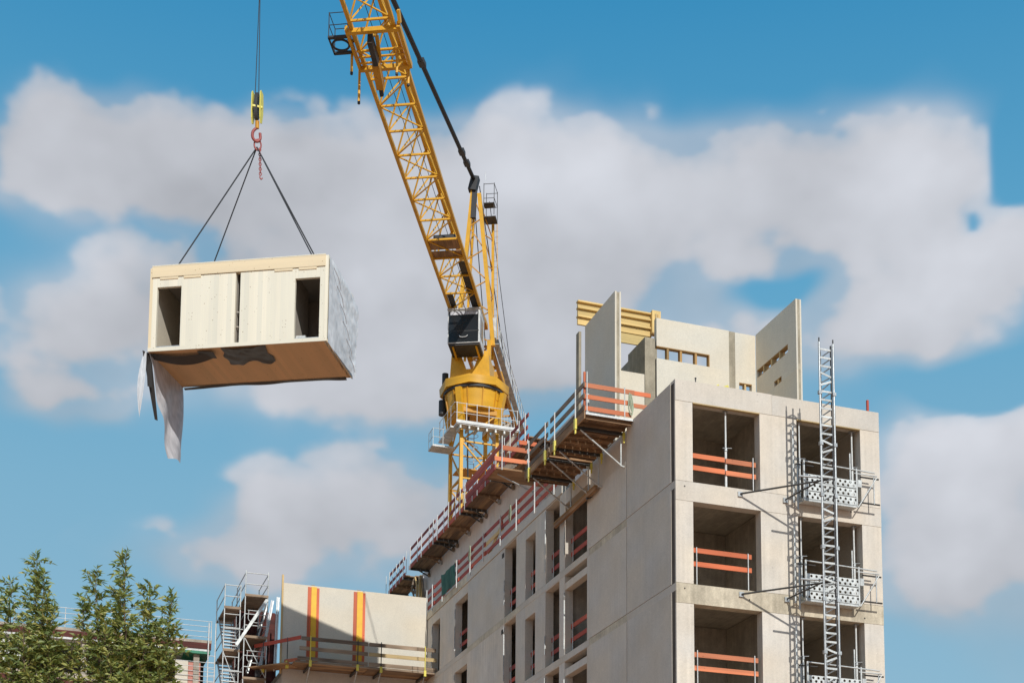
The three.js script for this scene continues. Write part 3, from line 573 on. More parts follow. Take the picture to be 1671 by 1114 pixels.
// ------------------------------------------------------------------ platforms along the top of the set-back wall
{
  const runs = [[-13.4, -17.5, 23.78, 'nearest the corner'], [-17.55, -21.7, 23.8, 'second from the corner'], [-21.75, -25.9, 23.8, 'third from the corner'], [-25.95, -30.6, 23.82, 'fourth from the corner'], [-31.3, -34.6, 23.72, 'farthest from the corner']];
  runs.forEach(([z0, z1, y, w], ri) => {
    const p = thing('wall_platform', `brown timber platform with red guard boards on the set-back wall, ${w}`, 'platform', [0.8, y, (z0 + z1) / 2], 'platforms on the set-back wall');
    for (let i = 0; i < 4; i++) part(p, 'deck_plank', box(0.34 + i * 0.235, 0.565 + i * 0.235, y, y + 0.045, z1, z0 + R2(-0.1, 0.1), 'z'), pick(M.deck));
    part(p, 'fascia_board', box(0.30, 0.33, y - 0.03, y + 0.17, z1, z0, 'z'), pick(M.redBoard));
    const n = 3;
    for (let i = 0; i < n; i++) {
      const z = mix(z0 - 0.3, z1 + 0.3, i / (n - 1));
      part(p, 'bracket', [bar(V(0.3, y - 0.06, z), V(1.29, y - 0.06, z), 0.07, 0.1), bar(V(1.24, y - 0.1, z), V(1.24, y - 0.36, z), 0.06, 0.06), bar(V(0.75, y - 0.1, z), V(1.22, y - 0.32, z), 0.05, 0.05)], i % 2 ? M.deck[0] : M.darkSteel);
      part(p, 'wall_hook', box(1.16, 1.27, y - 0.36, y - 0.2, z + 0.04, z + 0.11), i % 2 ? M.galv : M.oldBoard[1]);
      part(p, 'post', tube(V(0.28, y - 0.1, z), V(0.28, y + 1.08, z), 0.022), M.white);
      part(p, 'post', tube(V(0.28, y - 0.1, z - 0.7), V(0.28, y + 1.06, z - 0.7), 0.018), M.zinc);
    }
    for (const h of [0.40, 0.86]) part(p, 'guard_board', box(0.30, 0.33, y + h, y + h + 0.145, z1 + R2(0, 0.3), z0 - R2(0, 0.2), 'z'), pick(M.redBoard));
  });
  const e = thing('end_guard', 'pair of orange end boards with a white post above the bracket platforms', 'guard rail', [-0.3, 22.4, -13]);
  part(e, 'board', box(-0.85, 0.26, 22.98, 23.16, -13.0, -12.97, 'x'), M.orange[0]);
  part(e, 'board', box(-1.16, 0.22, 22.54, 22.70, -13.0, -12.97, 'x'), M.orange[2]);
  part(e, 'board', box(-0.10, 0.6, 23.42, 23.58, -13.3, -13.27, 'x'), M.orange[1]);
  for (const x of [-0.88, 0.12]) part(e, 'post', tube(V(x, 22.2, -12.95), V(x, 23.5, -12.95), 0.022), M.white);
  part(e, 'floor_board', box(-1.1, 1.25, 22.24, 22.30, -14.2, -12.99, 'x'), M.deck[1]);
  part(e, 'side_board', box(-1.14, -1.11, 22.6, 22.78, -16.6, -13.02, 'z'), M.redBoard[0]);
  part(e, 'side_board', box(-0.9, -0.87, 23.1, 23.27, -17.4, -13.02, 'z'), M.redBoard[1]);
  part(e, 'kerb_board', box(-1.14, -1.11, 22.2, 22.42, -16.6, -13.02, 'z'), M.redBoard[2]);
  part(e, 'loose_sheet', bar(V(-0.5, 22.5, -13.6), V(0.3, 23.4, -15.2), 0.5, 0.03), M.oldBoard[1]);
  part(e, 'strut', tube(V(-0.9, 22.2, -13.4), V(1.28, 21.4, -13.4), 0.028), M.galv);
  const d = thing('tangled_sheeting', 'bundle of pale sheeting hanging below the far end of the wall platforms', 'sheeting', [1.0, 22.6, -31.2]);
  for (let i = 0; i < 9; i++) { const z = -30.9 - rnd() * 0.8, x = 0.8 + rnd() * 0.4; part(d, 'strand', pathTube([V(x, 23.7, z), V(x - 0.1 + rnd() * 0.2, 23.1, z + 0.1), V(x + rnd() * 0.2, 22.5, z - 0.1), V(x - 0.1, 22.0 + rnd() * 0.3, z)], 0.05, 5), pick([M.oldBoard[0], M.tarp, M.newBoard])); }
}
// ------------------------------------------------------------------ low wing: pale precast wall with striped stop boards
{
  const w = thing('low_wing', 'low wing with a cream precast wall striped by two yellow and red boards', 'building', [-3.3, 0, -28]);
  part(w, 'precast_wall', box(-6.56, -0.02, 17.26, 21.06, -26.15, -25.95), M.precast);
  for (const [a, b] of [[-5.49, -4.98], [-3.43, -2.90]]) {
    const q = (b - a);
    part(w, 'stripe_board', box(a, a + 0.15, 17.3, 20.98, -25.95, -25.915, 'y'), M.redStripe);
    part(w, 'stripe_board', box(a + 0.155, a + q - 0.12, 17.3, 21.0, -25.95, -25.90, 'y'), M.amber);
    part(w, 'stripe_board', box(a + q - 0.115, b, 17.3, 20.96, -25.95, -25.912, 'y'), M.redStripe);
    part(w, 'lifting_loop', box(a + 0.17, a + 0.33, 21.06, 21.10, -26.08, -26.0), M.formDark);
  }
  part(w, 'lower_wall', box(-6.5, -0.02, 0, 17.256, -26.2, -25.96), M.concrete[0]);
  part(w, 'floor_slab', box(-6.5, 0.0, 16.98, 17.25, -33.5, -26.21), M.slab);
  part(w, 'corner_timber', box(-6.64, -6.565, 17.0, 21.42, -26.02, -25.92, 'y'), M.newBoard);
  part(w, 'side_wall', box(-6.5, -6.3, 0, 17.0, -33.5, -26.21), M.concrete[1]);
}
{ // timber deck in front of the wing wall
  const p = thing('wing_platform', 'weathered timber platform with plank guard rail in front of the cream wing wall', 'platform', [-3, 17, -25.3]);
  const y = 17.27;
  for (let i = 0; i < 5; i++) for (const [a, b] of [[-6.25, -3.0], [-2.97, 0.0]]) part(p, 'deck_plank', box(a, b, y - 0.05, y, -25.92 + i * 0.262, -25.67 + i * 0.262, 'x'), pick(M.deck));
  for (const [yy, i] of [[0.06, 0], [0.50, 1], [0.94, 2]]) {
    part(p, 'guard_board', box(-6.12 + i * 0.08, -3.04, y + yy, y + yy + 0.165, -24.62, -24.59, 'x'), M.oldBoard[i]);
    part(p, 'guard_board', box(-2.99, 0.1 - 0.04 * i, y + yy, y + yy + 0.165, -24.62, -24.59, 'x'), i === 1 ? M.newBoard : M.oldBoard[1]);
  }
  part(p, 'fascia_strip', box(-6.2, 0, y - 0.06, y + 0.03, -24.60, -24.575, 'x'), M.oldBoard[1]);
  for (const x of [-5.57, -3.5, -2.46, -0.48]) {
    part(p, 'post', tube(V(x, y - 0.2, -24.55), V(x, y + 1.15, -24.55), 0.022), x > -1 || x < -5 ? M.head : M.darkSteel);
    part(p, 'bracket_head', box(x - 0.05, x + 0.05, y - 0.2, y + 0.06, -24.58, -24.50), M.head);
    part(p, 'bracket', bar(V(x, y - 0.13, -24.55), V(x, y - 0.13, -25.99), 0.07, 0.1), M.darkSteel);
    part(p, 'brace', tube(V(x, y - 0.2, -24.65), V(x - 0.05, y - 1.6, -25.97), 0.028), M.galv);
  }
  part(p, 'corner_deck', bar(V(-6.2, y - 0.04, -25.2), V(-7.6, y - 0.04, -26.6), 0.9, 0.05), M.deck[1]);
  part(p, 'corner_rail', bar(V(-5.99, y + 1.05, -24.57), V(-7.62, y + 1.05, -26.82), 0.03, 0.16), M.redBoard[0]);
  part(p, 'corner_board', bar(V(-6.0, y + 0.1, -24.6), V(-6.55, y + 0.12, -25.3), 0.03, 0.14), M.orange[1]);
  for (const [x, z] of [[-6.45, -25.2], [-7.3, -26.35]]) { part(p, 'post', tube(V(x, y - 0.2, z), V(x, y + 1.15, z), 0.022), M.darkSteel); part(p, 'bracket_head', box(x - 0.06, x + 0.06, y - 0.2, y + 0.12, z - 0.05, z + 0.05), M.head); }
}
// ------------------------------------------------------------------ scaffold stair tower beside the wing
{
  const t = thing('scaffold_stair_tower', 'galvanized scaffold stair tower beside the cream wing wall', 'scaffold', [-8.2, 0, -27.5]);
  const bay = (x0, x1, z0, z1, top, levels) => {
    for (const x of [x0, x1]) for (const z of [z0, z1]) part(t, 'standard', tube(V(x, 10, z), V(x, top, z), 0.026), M.zinc);
    for (const y of levels) {
      part(t, 'deck', [box(x0, x1, y - 0.05, y, z1, z0)], M.oldBoard[1]);
      part(t, 'deck_edge', box(x0 - 0.02, x1 + 0.02, y - 0.06, y + 0.05, z0 + 0.01, z0 + 0.035), M.oldBoard[1]);
      for (const h of [0.5, 1.0]) {
        if (y + h > top + 0.01) continue;
        part(t, 'guard_tube', tube(V(x0, y + h, z0), V(x1, y + h, z0), 0.021), M.zinc);
        part(t, 'guard_tube', tube(V(x0, y + h, z0), V(x0, y + h, z1), 0.021), M.galv);
        part(t, 'guard_tube', tube(V(x1, y + h, z0), V(x1, y + h, z1), 0.021), M.galv);
      }
    }
  };
  bay(-8.16, -7.18, -26.3, -28.8, 21.55, [20.45, 18.6, 16.75, 14.9]);
  bay(-9.0, -8.32, -26.6, -29.2, 20.95, [19.9, 18.0, 16.1, 14.3]);
  for (let q = 0; q < 4; q++) {                                        // stair flights with treads
    const yb = 19.9 - q * 1.9, treads = [];
    for (let i = 0; i < 9; i++) { const f = i / 9; part(t, 'stair_tread', box(-8.98, -8.36, yb - 1.85 + f * 1.85, yb - 1.82 + f * 1.85, -26.75 - f * 1.9 - 0.11, -26.75 - f * 1.9 + 0.11), M.galv); }
    for (const x of [-8.98, -8.36]) part(t, 'stringer', bar(V(x, yb - 1.95, -26.6), V(x, yb + 0.02, -28.6), 0.04, 0.13), M.galv);
    part(t, 'ledger', tube(V(-9.0, yb - 0.95, -26.6), V(-8.16, yb - 0.95, -26.55), 0.021), M.zinc);
    part(t, 'ledger', tube(V(-9.0, yb - 0.3, -26.6), V(-8.3, yb - 0.3, -26.6), 0.021), M.zinc);
  }
  part(t, 'brace', bar(V(-7.22, 20.3, -26.22), V(-8.5, 18.15, -26.22), 0.05, 0.13), M.zinc);
  part(t, 'brace', tube(V(-8.16, 18.6, -26.32), V(-7.18, 16.8, -26.32), 0.022), M.zinc);
  part(t, 'brace', tube(V(-9.0, 17.9, -26.62), V(-8.3, 16.2, -26.62), 0.022), M.zinc);
  for (const y of [17.5, 19.3]) { part(t, 'gate_frame', pathTube([V(-8.0, y + 0.45, -26.24), V(-7.98, y, -26.24), V(-7.4, y - 0.02, -26.24), V(-7.36, y + 0.45, -26.24)], 0.016, 5), M.zinc); part(t, 'gate_bar', tube(V(-8.05, y + 0.45, -26.24), V(-7.3, y + 0.45, -26.24), 0.016), M.zinc); }
  part(t, 'hung_lamp', box(-7.62, -7.42, 16.85, 17.15, -26.5, -26.3), M.dark);
  const m = thing('formwork_shutter', 'dark maroon formwork panel standing behind the stair tower', 'formwork', [-7.6, 16, -28.9]);
  part(m, 'panel', box(-8.3, -6.4, 15.5, 20.5, -28.98, -28.9), M.maroon);
  for (let i = 0; i < 5; i++) part(m, 'rib', box(-8.2 + i * 0.45, -8.1 + i * 0.45, 15.5, 20.45, -28.9, -28.84), M.maroon);
  part(m, 'top_cap', box(-8.32, -6.73, 20.5, 20.58, -29, -28.88), M.darkSteel);
  const lp = (x, z, tilt, label, mt) => { const g = thing('stored_sheet', label, 'sheet', [x, 17.2, z], 'panels leaning by the stair tower'); part(g, 'sheet', bar(V(x - tilt, 17.2, z + 0.1), V(x, 20.5, z - 0.3), 0.42, 0.05, V(1, 0, 0.15)), mt); part(g, 'edge', bar(V(x - tilt + 0.04, 17.2, z + 0.32), V(x + 0.04, 20.5, z - 0.08), 0.03, 0.06, V(1, 0, 0.15)), M.zinc); };
  lp(-6.72, -26.3, 0.12, 'upright pale panel leaning next to the cream wall edge', M.white);
  lp(-6.86, -26.9, 0.55, 'tilted grey sheet leaning between the stair tower and the cream wall', M.tarp);
  lp(-7.0, -27.6, 0.85, 'dark edged sheet leaning behind the other sheets', M.darkSteel);
}
// ------------------------------------------------------------------ far low building behind the tree
{
  const b = thing('far_flat_building', 'low building with a dark red roof edge half hidden behind the tree', 'building', [-16, 0, -31]);
  const z = -28.6, x0 = -34, x1 = -9.25;
  part(b, 'roof', box(x0, x1, 18.72, 18.86, -38, z), M.slab);
  part(b, 'roof_edge', box(x0, x1 - 0.02, 18.44, 18.72, -37.9, z + 0.05), M.maroon);
  part(b, 'white_trim', box(x0, x1 - 0.1, 18.34, 18.435, -37.9, z + 0.03), M.white);
  part(b, 'green_trim', box(-10.4, x1 - 0.05, 18.22, 18.335, -31, z + 0.06), M.greenTrim);
  part(b, 'back_wall', box(x0, x1 - 0.1, 0, 18.33, -38, -30.4), M.joint);
  part(b, 'sill_band', box(x0, x1, 16.6, 16.85, -32, z + 0.02), M.slab);
  part(b, 'sill_edge', box(x0, x1, 16.25, 16.6, -32, z + 0.04), M.maroon);
  part(b, 'lower_wall', box(x0, x1, 0, 16.25, -32, z), M.inside);
  part(b, 'infill_panel', box(-10.78, -10.22, 16.85, 17.9, z - 0.3, z - 0.25), M.precast);
  part(b, 'infill_panel', box(-10.21, -9.68, 16.85, 17.86, z - 0.3, z - 0.25), M.pink);
  part(b, 'infill_panel', box(-19.5, -17.2, 17.2, 18.3, z - 0.3, z - 0.25), M.white);
  for (let x = x0; x < x1; x += 2.4) part(b, 'column', box(x, x + 0.25, 16.85, 18.34, z - 0.4, z - 0.15), M.inside);
  const r = thing('roof_railing', 'thin white railing on the roof of the low building behind the tree', 'railing', [-14, 18.8, -28.6]);
  for (let i = 0; i < 4; i++) part(r, 'rail', tube(V(-26, 19.0 + i * 0.24, z + 0.02), V(-9.3, 19.0 + i * 0.24, z + 0.02), 0.014), M.white);
  for (let x = -26; x <= -9.2; x += 2.09) part(r, 'post', tube(V(x, 18.86, z), V(x, 19.75, z), 0.018), M.white);
  const s = thing('scaffold_ladder', 'white scaffold ladder frame at the end of the low building', 'ladder', [-9.15, 15, -28.4]);
  for (const x of [-9.42, -9.12]) part(s, 'rail', tube(V(x, 13, -28.35), V(x, 19.6, -28.35), 0.028), M.white);
  for (let y = 13.3; y < 18.2; y += 0.3) part(s, 'rung', tube(V(-9.42, y, -28.35), V(-9.12, y, -28.35), 0.016), M.white);
  for (let i = 0; i < 5; i++) part(s, 'side_rail', tube(V(-10.9, 16.95 + i * 0.21, -28.33), V(-9.12, 16.93 + i * 0.21, -28.33), 0.014), M.white);
}

// ------------------------------------------------------------------ tower crane behind the building
{
  const c = thing('tower_crane', 'yellow tower crane with a long lattice jib rising behind the concrete block', 'crane', [8.17, 0, -45.55]);
  const d = V(-0.44424, 0, 0.89591), lat = V(-0.89591, 0, -0.44424), HJ = 44.32;
  const J = (s, t, h) => V(7.67 + d.x * s + lat.x * t, h, -44.83 + d.z * s + lat.z * t);
  const Y = M.yellow;
  // mast: four legs with lacing
  const mx = 8.17, mz = -45.55, q = 1.12;
  for (const i of [-1, 1]) for (const j of [-1, 1]) part(c, 'mast_leg', box(mx + i * q - 0.1, mx + i * q + 0.1, 0, 38.72, mz + j * q - 0.1, mz + j * q + 0.1), Y);
  const hidden = [];
  for (let y = 2.2, i = 0; y < 38.6; y += 2.3, i++) {
    const y2 = Math.min(y + 2.3, 38.6);
    const f = [[V(mx - q, 0, mz + q), V(mx + q, 0, mz + q)], [V(mx + q, 0, mz + q), V(mx + q, 0, mz - q)], [V(mx + q, 0, mz - q), V(mx - q, 0, mz - q)], [V(mx - q, 0, mz - q), V(mx - q, 0, mz + q)]];
    for (const [a, b] of f) {
      const at = (p, yy) => V(p.x, yy, p.z);
      const g1 = bar(at(a, y), at(b, y), 0.09, 0.09), g2 = i % 2 ? bar(at(a, y), at(b, y2), 0.08, 0.08) : bar(at(b, y), at(a, y2), 0.08, 0.08);
      if (y < 28) hidden.push(g1, g2); else { part(c, 'mast_lacing', g1, Y); part(c, 'mast_lacing', g2, Y); }
    }
  }
  part(c, 'mast_lower_lacing', hidden, Y);
  const ml = part(c, 'mast_ladder', [0.25, -0.15].map((t) => tube(V(mx + t, 24, mz - 0.7), V(mx + t, 38.4, mz - 0.7), 0.025)), M.galv);
  for (let y = 30; y < 38.3; y += 0.32) part(ml, 'ladder_rung', tube(V(mx - 0.15, y, mz - 0.7), V(mx + 0.25, y, mz - 0.7), 0.014), M.galv);
  for (let y = 31; y < 38; y += 0.75) part(ml, 'ladder_hoop', new THREE.TorusGeometry(0.36, 0.014, 5, 14).rotateX(Math.PI / 2).translate(mx + 0.05, y, mz - 0.4), M.yellowDeep);
  // cable bundle and inner platform of the mast
  part(c, 'inner_platform', box(mx - 1.0, mx + 1.0, 35.3, 35.36, mz - 1.0, mz + 0.3), M.yellowDeep);
  part(c, 'power_cable', pathTube([V(mx - 0.5, 38.5, mz + 0.6), V(mx - 0.6, 36, mz + 0.75), V(mx - 0.5, 33.5, mz + 0.7), V(mx - 0.55, 30, mz + 0.8), V(mx - 0.5, 26, mz + 0.7)], 0.05, 6), M.rope);
  part(c, 'cable_coil', new THREE.TorusGeometry(0.34, 0.10, 8, 20).translate(mx - 0.55, 33.2, mz + 0.8), M.newBoard);
  // white service platform round the mast head
  const py = 37.45;
  part(c, 'service_deck', [box(6.5, 10.35, py - 0.1, py, -44.2, -43.55)], M.white);
  for (let x = 6.7; x < 10.3; x += 0.55) part(c, 'deck_beam', box(x, x + 0.1, py - 0.3, py - 0.1, -44.4, -43.6), M.zinc);
  part(c, 'deck_edge', box(6.46, 10.38, py - 0.04, py + 0.14, -43.56, -43.5), M.white);
  part(c, 'service_deck', box(6.3, 6.95, py - 0.1, py - 0.005, -46.8, -44.2), M.white);
  for (const x of [6.5, 7.1, 7.75, 8.5, 9.3, 10.3]) part(c, 'platform_post', tube(V(x, py, -43.55), V(x, py + 1.25, -43.55), 0.024), M.white);
  for (const z of [-46.7, -45.9, -45, -44.3]) part(c, 'platform_post', tube(V(6.35, py, z), V(6.35, py + 1.25, z), 0.024), M.white);
  for (const x of [9.55, 9.75, 9.95, 10.15]) part(c, 'platform_post', tube(V(x, py, -43.6), V(x, py + 1.0, -43.9), 0.018), M.zinc);
  for (const h of [0.6, 1.2]) { part(c, 'platform_rail', tube(V(6.4, py + h, -43.55), V(10.35, py + h, -43.55), 0.02), M.white); part(c, 'platform_rail', tube(V(6.35, py + h, -46.8), V(6.35, py + h, -43.55), 0.02), M.white); }
  // small side landing with hooped cage
  part(c, 'side_landing', box(5.55, 6.95, 36.55, 36.66, -46.4, -45.4), M.white);
  for (const [x, z] of [[5.58, -45.42], [5.58, -46.38], [6.2, -45.42], [5.58, -45.9]]) part(c, 'landing_post', tube(V(x, 36.6, z), V(x, 37.7, z), 0.02), M.zinc);
  for (const h of [0.55, 1.08]) { part(c, 'landing_rail', tube(V(5.58, 36.6 + h, -46.38), V(5.58, 36.6 + h, -45.42), 0.018), M.zinc); part(c, 'landing_rail', tube(V(5.58, 36.6 + h, -45.42), V(6.9, 36.6 + h, -45.42), 0.018), M.zinc); }
  // slewing: flared support, ring, upper frame
  const cyl = (r0, r1, y0, y1, n, turn = 0) => { const g = new THREE.CylinderGeometry(r1, r0, y1 - y0, n); g.rotateY(turn); return g.translate(mx, (y0 + y1) / 2, mz); };
  part(c, 'mast_cap', box(mx - 1.3, mx + 1.3, 38.5, 38.8, mz - 1.3, mz + 1.3), M.yellowDeep);
  const ss2 = part(c, 'slewing_support', cyl(1.62, 1.80, 38.8, 39.95, 24).toNonIndexed(), Y);
  for (let i = 0; i < 12; i++) { const a = i / 12 * Math.PI * 2; part(ss2, 'support_rib', bar(V(mx + 1.64 * Math.sin(a), 38.82, mz + 1.64 * Math.cos(a)), V(mx + 1.84 * Math.sin(a), 39.93, mz + 1.84 * Math.cos(a)), 0.05, 0.05), M.yellowDeep); }
  for (const i of [-1, 1]) for (const j of [-1, 1]) part(c, 'corner_gusset', bar(V(mx + i * 1.12, 37.9, mz + j * 1.12), V(mx + i * 1.42, 39.9, mz + j * 1.42), 0.34, 0.3), Y);
  part(c, 'slewing_ring', cyl(1.9, 1.9, 39.96, 40.12, 32), M.dark);
  part(c, 'ring_platform', cyl(2.12, 2.16, 40.13, 40.62, 8, 0.35), Y);
  part(c, 'drive_motor', cyl(0.2, 0.2, 40.62, 41.5, 12).translate(lat.x * 1.75 + d.x * 0.3, 0, lat.z * 1.75 + d.z * 0.3), M.dark);
  part(c, 'drive_motor', cyl(0.24, 0.24, 39.0, 39.9, 12).translate(lat.x * 1.95, 0, lat.z * 1.95), M.dark);
  {
    const s = new THREE.Shape(); [[-1.22, 0], [1.22, 0], [1.12, 1.65], [0.62, 1.65], [0.22, 0.55], [-0.22, 0.55], [-0.62, 1.65], [-1.12, 1.65]].forEach(([a, b], i) => (i ? s.lineTo(a, b) : s.moveTo(a, b)));
    const g = new THREE.ExtrudeGeometry(s, { depth: 0.12, bevelEnabled: false }); const m = new THREE.Matrix4().makeBasis(lat.clone().negate(), V(0, 1, 0), d.clone());
    for (const ss of [0.55, -1.9]) { const e = g.clone(); e.applyMatrix4(m.clone().setPosition(J(ss, -0.1, 40.63))); part(c, 'frame_plate', e, Y); }
    for (const t of [-1.18, 0.98]) part(c, 'frame_side', bar(J(0.55, t, 41.4), J(-1.85, t, 41.4), 0.08, 1.5), Y);
    part(c, 'frame_floor', bar(J(0.5, -0.1, 40.68), J(-1.85, -0.1, 40.68), 2.3, 0.06), M.yellowDeep);
    part(c, 'drive_housing', bar(J(0.68, -0.1, 42.0), J(0.3, -0.1, 42.0), 0.3, 0.35), Y);
    for (const t of [-1.05, 0.85]) part(c, 'head_stub', bar(J(-0.7, t, 42.2), J(-0.75, t, 43.6), 0.24, 0.24, d), Y);
  }
  // cab
  {
    const S0 = 0.75, S1 = 2.45, T0 = -0.95, T1 = 0.98, y0 = 42.0, y1 = 44.08;
    const cb = part(c, 'cab', [bar(J(S0, 0.015, (y0 + y1) / 2), J(S1 - 0.03, 0.015, (y0 + y1) / 2), T1 - T0, y1 - y0)], M.white);
    part(cb, 'cab_roof', bar(J(S0 - 0.05, 0.015, y1 + 0.03), J(S1 + 0.05, 0.015, y1 + 0.03), T1 - T0 + 0.06, 0.07), M.white);
    part(cb, 'windscreen', bar(J(S1 - 0.04, 0.03, 43.36), J(S1 - 0.005, 0.03, 43.36), T1 - T0 - 0.16, 1.22), M.glass);
    part(cb, 'lower_screen', bar(J(S1 - 0.04, 0.03, 42.38), J(S1 - 0.002, 0.03, 42.38), T1 - T0 - 0.16, 0.66), M.glass);
    part(cb, 'screen_bar', bar(J(S1 - 0.02, T0 + 0.06, 42.73), J(S1 - 0.02, T1 - 0.06, 42.73), 0.03, 0.05), M.darkSteel);
    part(cb, 'wiper_arm', bar(J(S1 + 0.01, 0.4, 43.0), J(S1 + 0.01, -0.1, 43.3), 0.015, 0.03), M.dark);
    part(cb, 'sun_blind', bar(J(S1, T0 + 0.15, 43.84), J(S1, T1 - 0.15, 43.84), 0.02, 0.2), M.tarp);
    part(cb, 'grab_handle', pathTube([J(S1 + 0.01, 0.28, 42.45), J(S1 + 0.08, 0.2, 42.33), J(S1 + 0.08, -0.14, 42.33), J(S1 + 0.01, -0.22, 42.45)], 0.022, 6), M.white);
    part(cb, 'side_window', bar(J(S0 + 0.5, T0 - 0.005, 43.1), J(S1 - 0.3, T0 - 0.005, 43.1), 0.02, 1.3), M.glass);
    part(cb, 'cab_floor', bar(J(S0, 0.015, y0 - 0.05), J(S1 - 0.1, 0.015, y0 - 0.05), T1 - T0 - 0.1, 0.12), M.dark);
    part(cb, 'cab_support', bar(J(0.7, 0.7, 41.8), J(2.2, 0.7, 41.9), 0.1, 0.14), Y); part(cb, 'cab_support', bar(J(0.7, -0.7, 41.8), J(2.2, -0.7, 41.9), 0.1, 0.14), Y);
  }
  // jib
  const HT = 2.15, b0 = 0.0, pitch = 1.972, nb = 26, end = b0 + pitch * nb;
  part(c, 'jib_chord', bar(J(b0, 0.92, HJ), J(30, 0.92, HJ), 0.16, 0.18), Y); part(c, 'jib_chord', bar(J(b0, -0.92, HJ), J(30, -0.92, HJ), 0.16, 0.18), Y);
  part(c, 'jib_chord', bar(J(b0 + 0.6, 0, HJ + HT), J(30, 0, HJ + HT), 0.17, 0.17), Y);
  const outer = [bar(J(30, 0.92, HJ), J(end, 0.92, HJ), 0.14, 0.16), bar(J(30, -0.92, HJ), J(end, -0.92, HJ), 0.14, 0.16), bar(J(30, 0, HJ + HT), J(end, 0, HJ + HT), 0.15, 0.15)];
  for (let i = 0; i <= nb; i++) {
    const s = b0 + i * pitch, s2 = s + pitch, sm2 = s + pitch / 2, g = [];
    g.push(bar(J(s, 0.92, HJ), J(s, -0.92, HJ), 0.08, 0.09));
    if (i < nb) {
      g.push(i % 2 ? bar(J(s, 0.92, HJ), J(s2, -0.92, HJ), 0.055, 0.055) : bar(J(s, -0.92, HJ), J(s2, 0.92, HJ), 0.055, 0.055));
      for (const t of [0.92, -0.92]) g.push(bar(J(s, t, HJ), J(sm2, 0, HJ + HT), 0.065, 0.065), bar(J(s2, t, HJ), J(sm2, 0, HJ + HT), 0.065, 0.065));
    }
    if (s > 29) outer.push(...g); else for (const e of g) part(c, 'jib_lacing', e, Y);
  }
  part(c, 'jib_outer_end', outer, Y);
  // running ropes inside the jib
  for (const [t, h] of [[0.2, 0.55], [-0.15, 0.7]]) part(c, 'trolley_rope', tube(J(0.5, t, HJ + h), J(end, t, HJ + h), 0.016, 5), M.rope);
  // dark boarded winch deck in the jib, and mesh walkway near the root
  for (const [a, b] of [[7.75, 8.55], [8.75, 9.85]]) part(c, 'winch_deck', bar(J(a, 0, HJ + 0.06), J(b, 0, HJ + 0.06), 1.66, 0.05), M.deck[1]);
  part(c, 'winch', cyl(0.22, 0.22, 0, 1.2, 12).translate(-mx, -0.6, -mz).rotateZ(Math.PI / 2).rotateY(-0.46).translate(J(9.2, 0, 0).x, HJ + 0.4, J(9.2, 0, 0).z), M.darkSteel);
  part(c, 'mesh_walkway', bar(J(0.4, -0.62, HJ + 0.09), J(7.3, -0.62, HJ + 0.09), 0.42, 0.03), M.darkSteel); part(c, 'mesh_walkway', bar(J(0.4, 0.66, HJ + 0.09), J(3.9, 0.66, HJ + 0.09), 0.34, 0.03), M.darkSteel);
  part(c, 'jib_root_plate', bar(J(-0.5, 0, HJ + 0.02), J(0.5, 0, HJ + 0.02), 2.0, 0.3), M.yellowDeep);
  // parked trolley with sheaves, hangers and maintenance basket
  const tr = part(c, 'parked_trolley', [bar(J(27.1, 1.2, HJ - 0.13), J(27.1, -1.12, HJ - 0.13), 0.2, 0.2), bar(J(24.6, 1.12, HJ - 0.13), J(24.6, -1.12, HJ - 0.13), 0.2, 0.2), bar(J(24.5, -1.14, HJ - 0.08), J(27.3, -1.14, HJ - 0.08), 0.14, 0.26), bar(J(24.5, 1.14, HJ - 0.08), J(27.3, 1.14, HJ - 0.08), 0.12, 0.24)], Y);
  for (const s of [25.1, 25.5, 25.9]) part(tr, 'cross_tube', tube(J(s, 1.0, HJ - 0.2), J(s, -1.05, HJ - 0.2), 0.05), Y);
  for (const [s, t, l] of [[25.6, 1.28, 0.95], [24.4, 1.22, 1.55], [25.6, -0.75, 1.15], [24.3, -1.0, 0.8]]) { part(tr, 'hanger', tube(J(s, t, HJ - 0.05), J(s, t, HJ - l), 0.06, 8), Y); part(tr, 'hanger_cap', tube(J(s, t, HJ - l), J(s, t, HJ - l - 0.1), 0.065, 8), M.dark); }
  part(tr, 'sheave_block', bar(J(26.9, 0.18, HJ - 0.35), J(25.6, 0.18, HJ - 0.55), 0.22, 0.5), M.darkSteel);
  part(tr, 'sheave_block', bar(J(25.5, 0.22, HJ - 0.5), J(24.4, 0.24, HJ - 0.9), 0.32, 0.5), M.yellowDeep);
  part(tr, 'sheave_tip', bar(J(24.5, 0.24, HJ - 0.85), J(24.1, 0.24, HJ - 1.15), 0.16, 0.2), M.dark);
  part(tr, 'rope_arm', bar(J(25.2, 0.1, HJ - 0.2), J(26.8, -0.1, HJ - 0.2), 0.16, 0.12), Y);
  part(tr, 'end_buffer', bar(J(27.25, -1.2, HJ), J(27.6, -1.2, HJ + 0.35), 0.12, 0.3), Y);
  const bk = part(c, 'maintenance_basket', [bar(J(25.65, 2.05, HJ - 0.05), J(26.75, 2.05, HJ - 0.05), 0.06, 0.08), bar(J(25.65, 1.22, HJ - 0.05), J(26.75, 1.22, HJ - 0.05), 0.06, 0.08), bar(J(25.68, 1.2, HJ - 0.05), J(25.68, 2.07, HJ - 0.05), 0.16, 0.08), bar(J(26.72, 1.2, HJ - 0.05), J(26.72, 2.07, HJ - 0.05), 0.16, 0.08)], M.dark);
  part(bk, 'ring', new THREE.TorusGeometry(0.36, 0.05, 6, 24).rotateX(Math.PI / 2).translate(J(26.2, 1.63, 0).x, HJ - 0.05, J(26.2, 1.63, 0).z), M.dark);
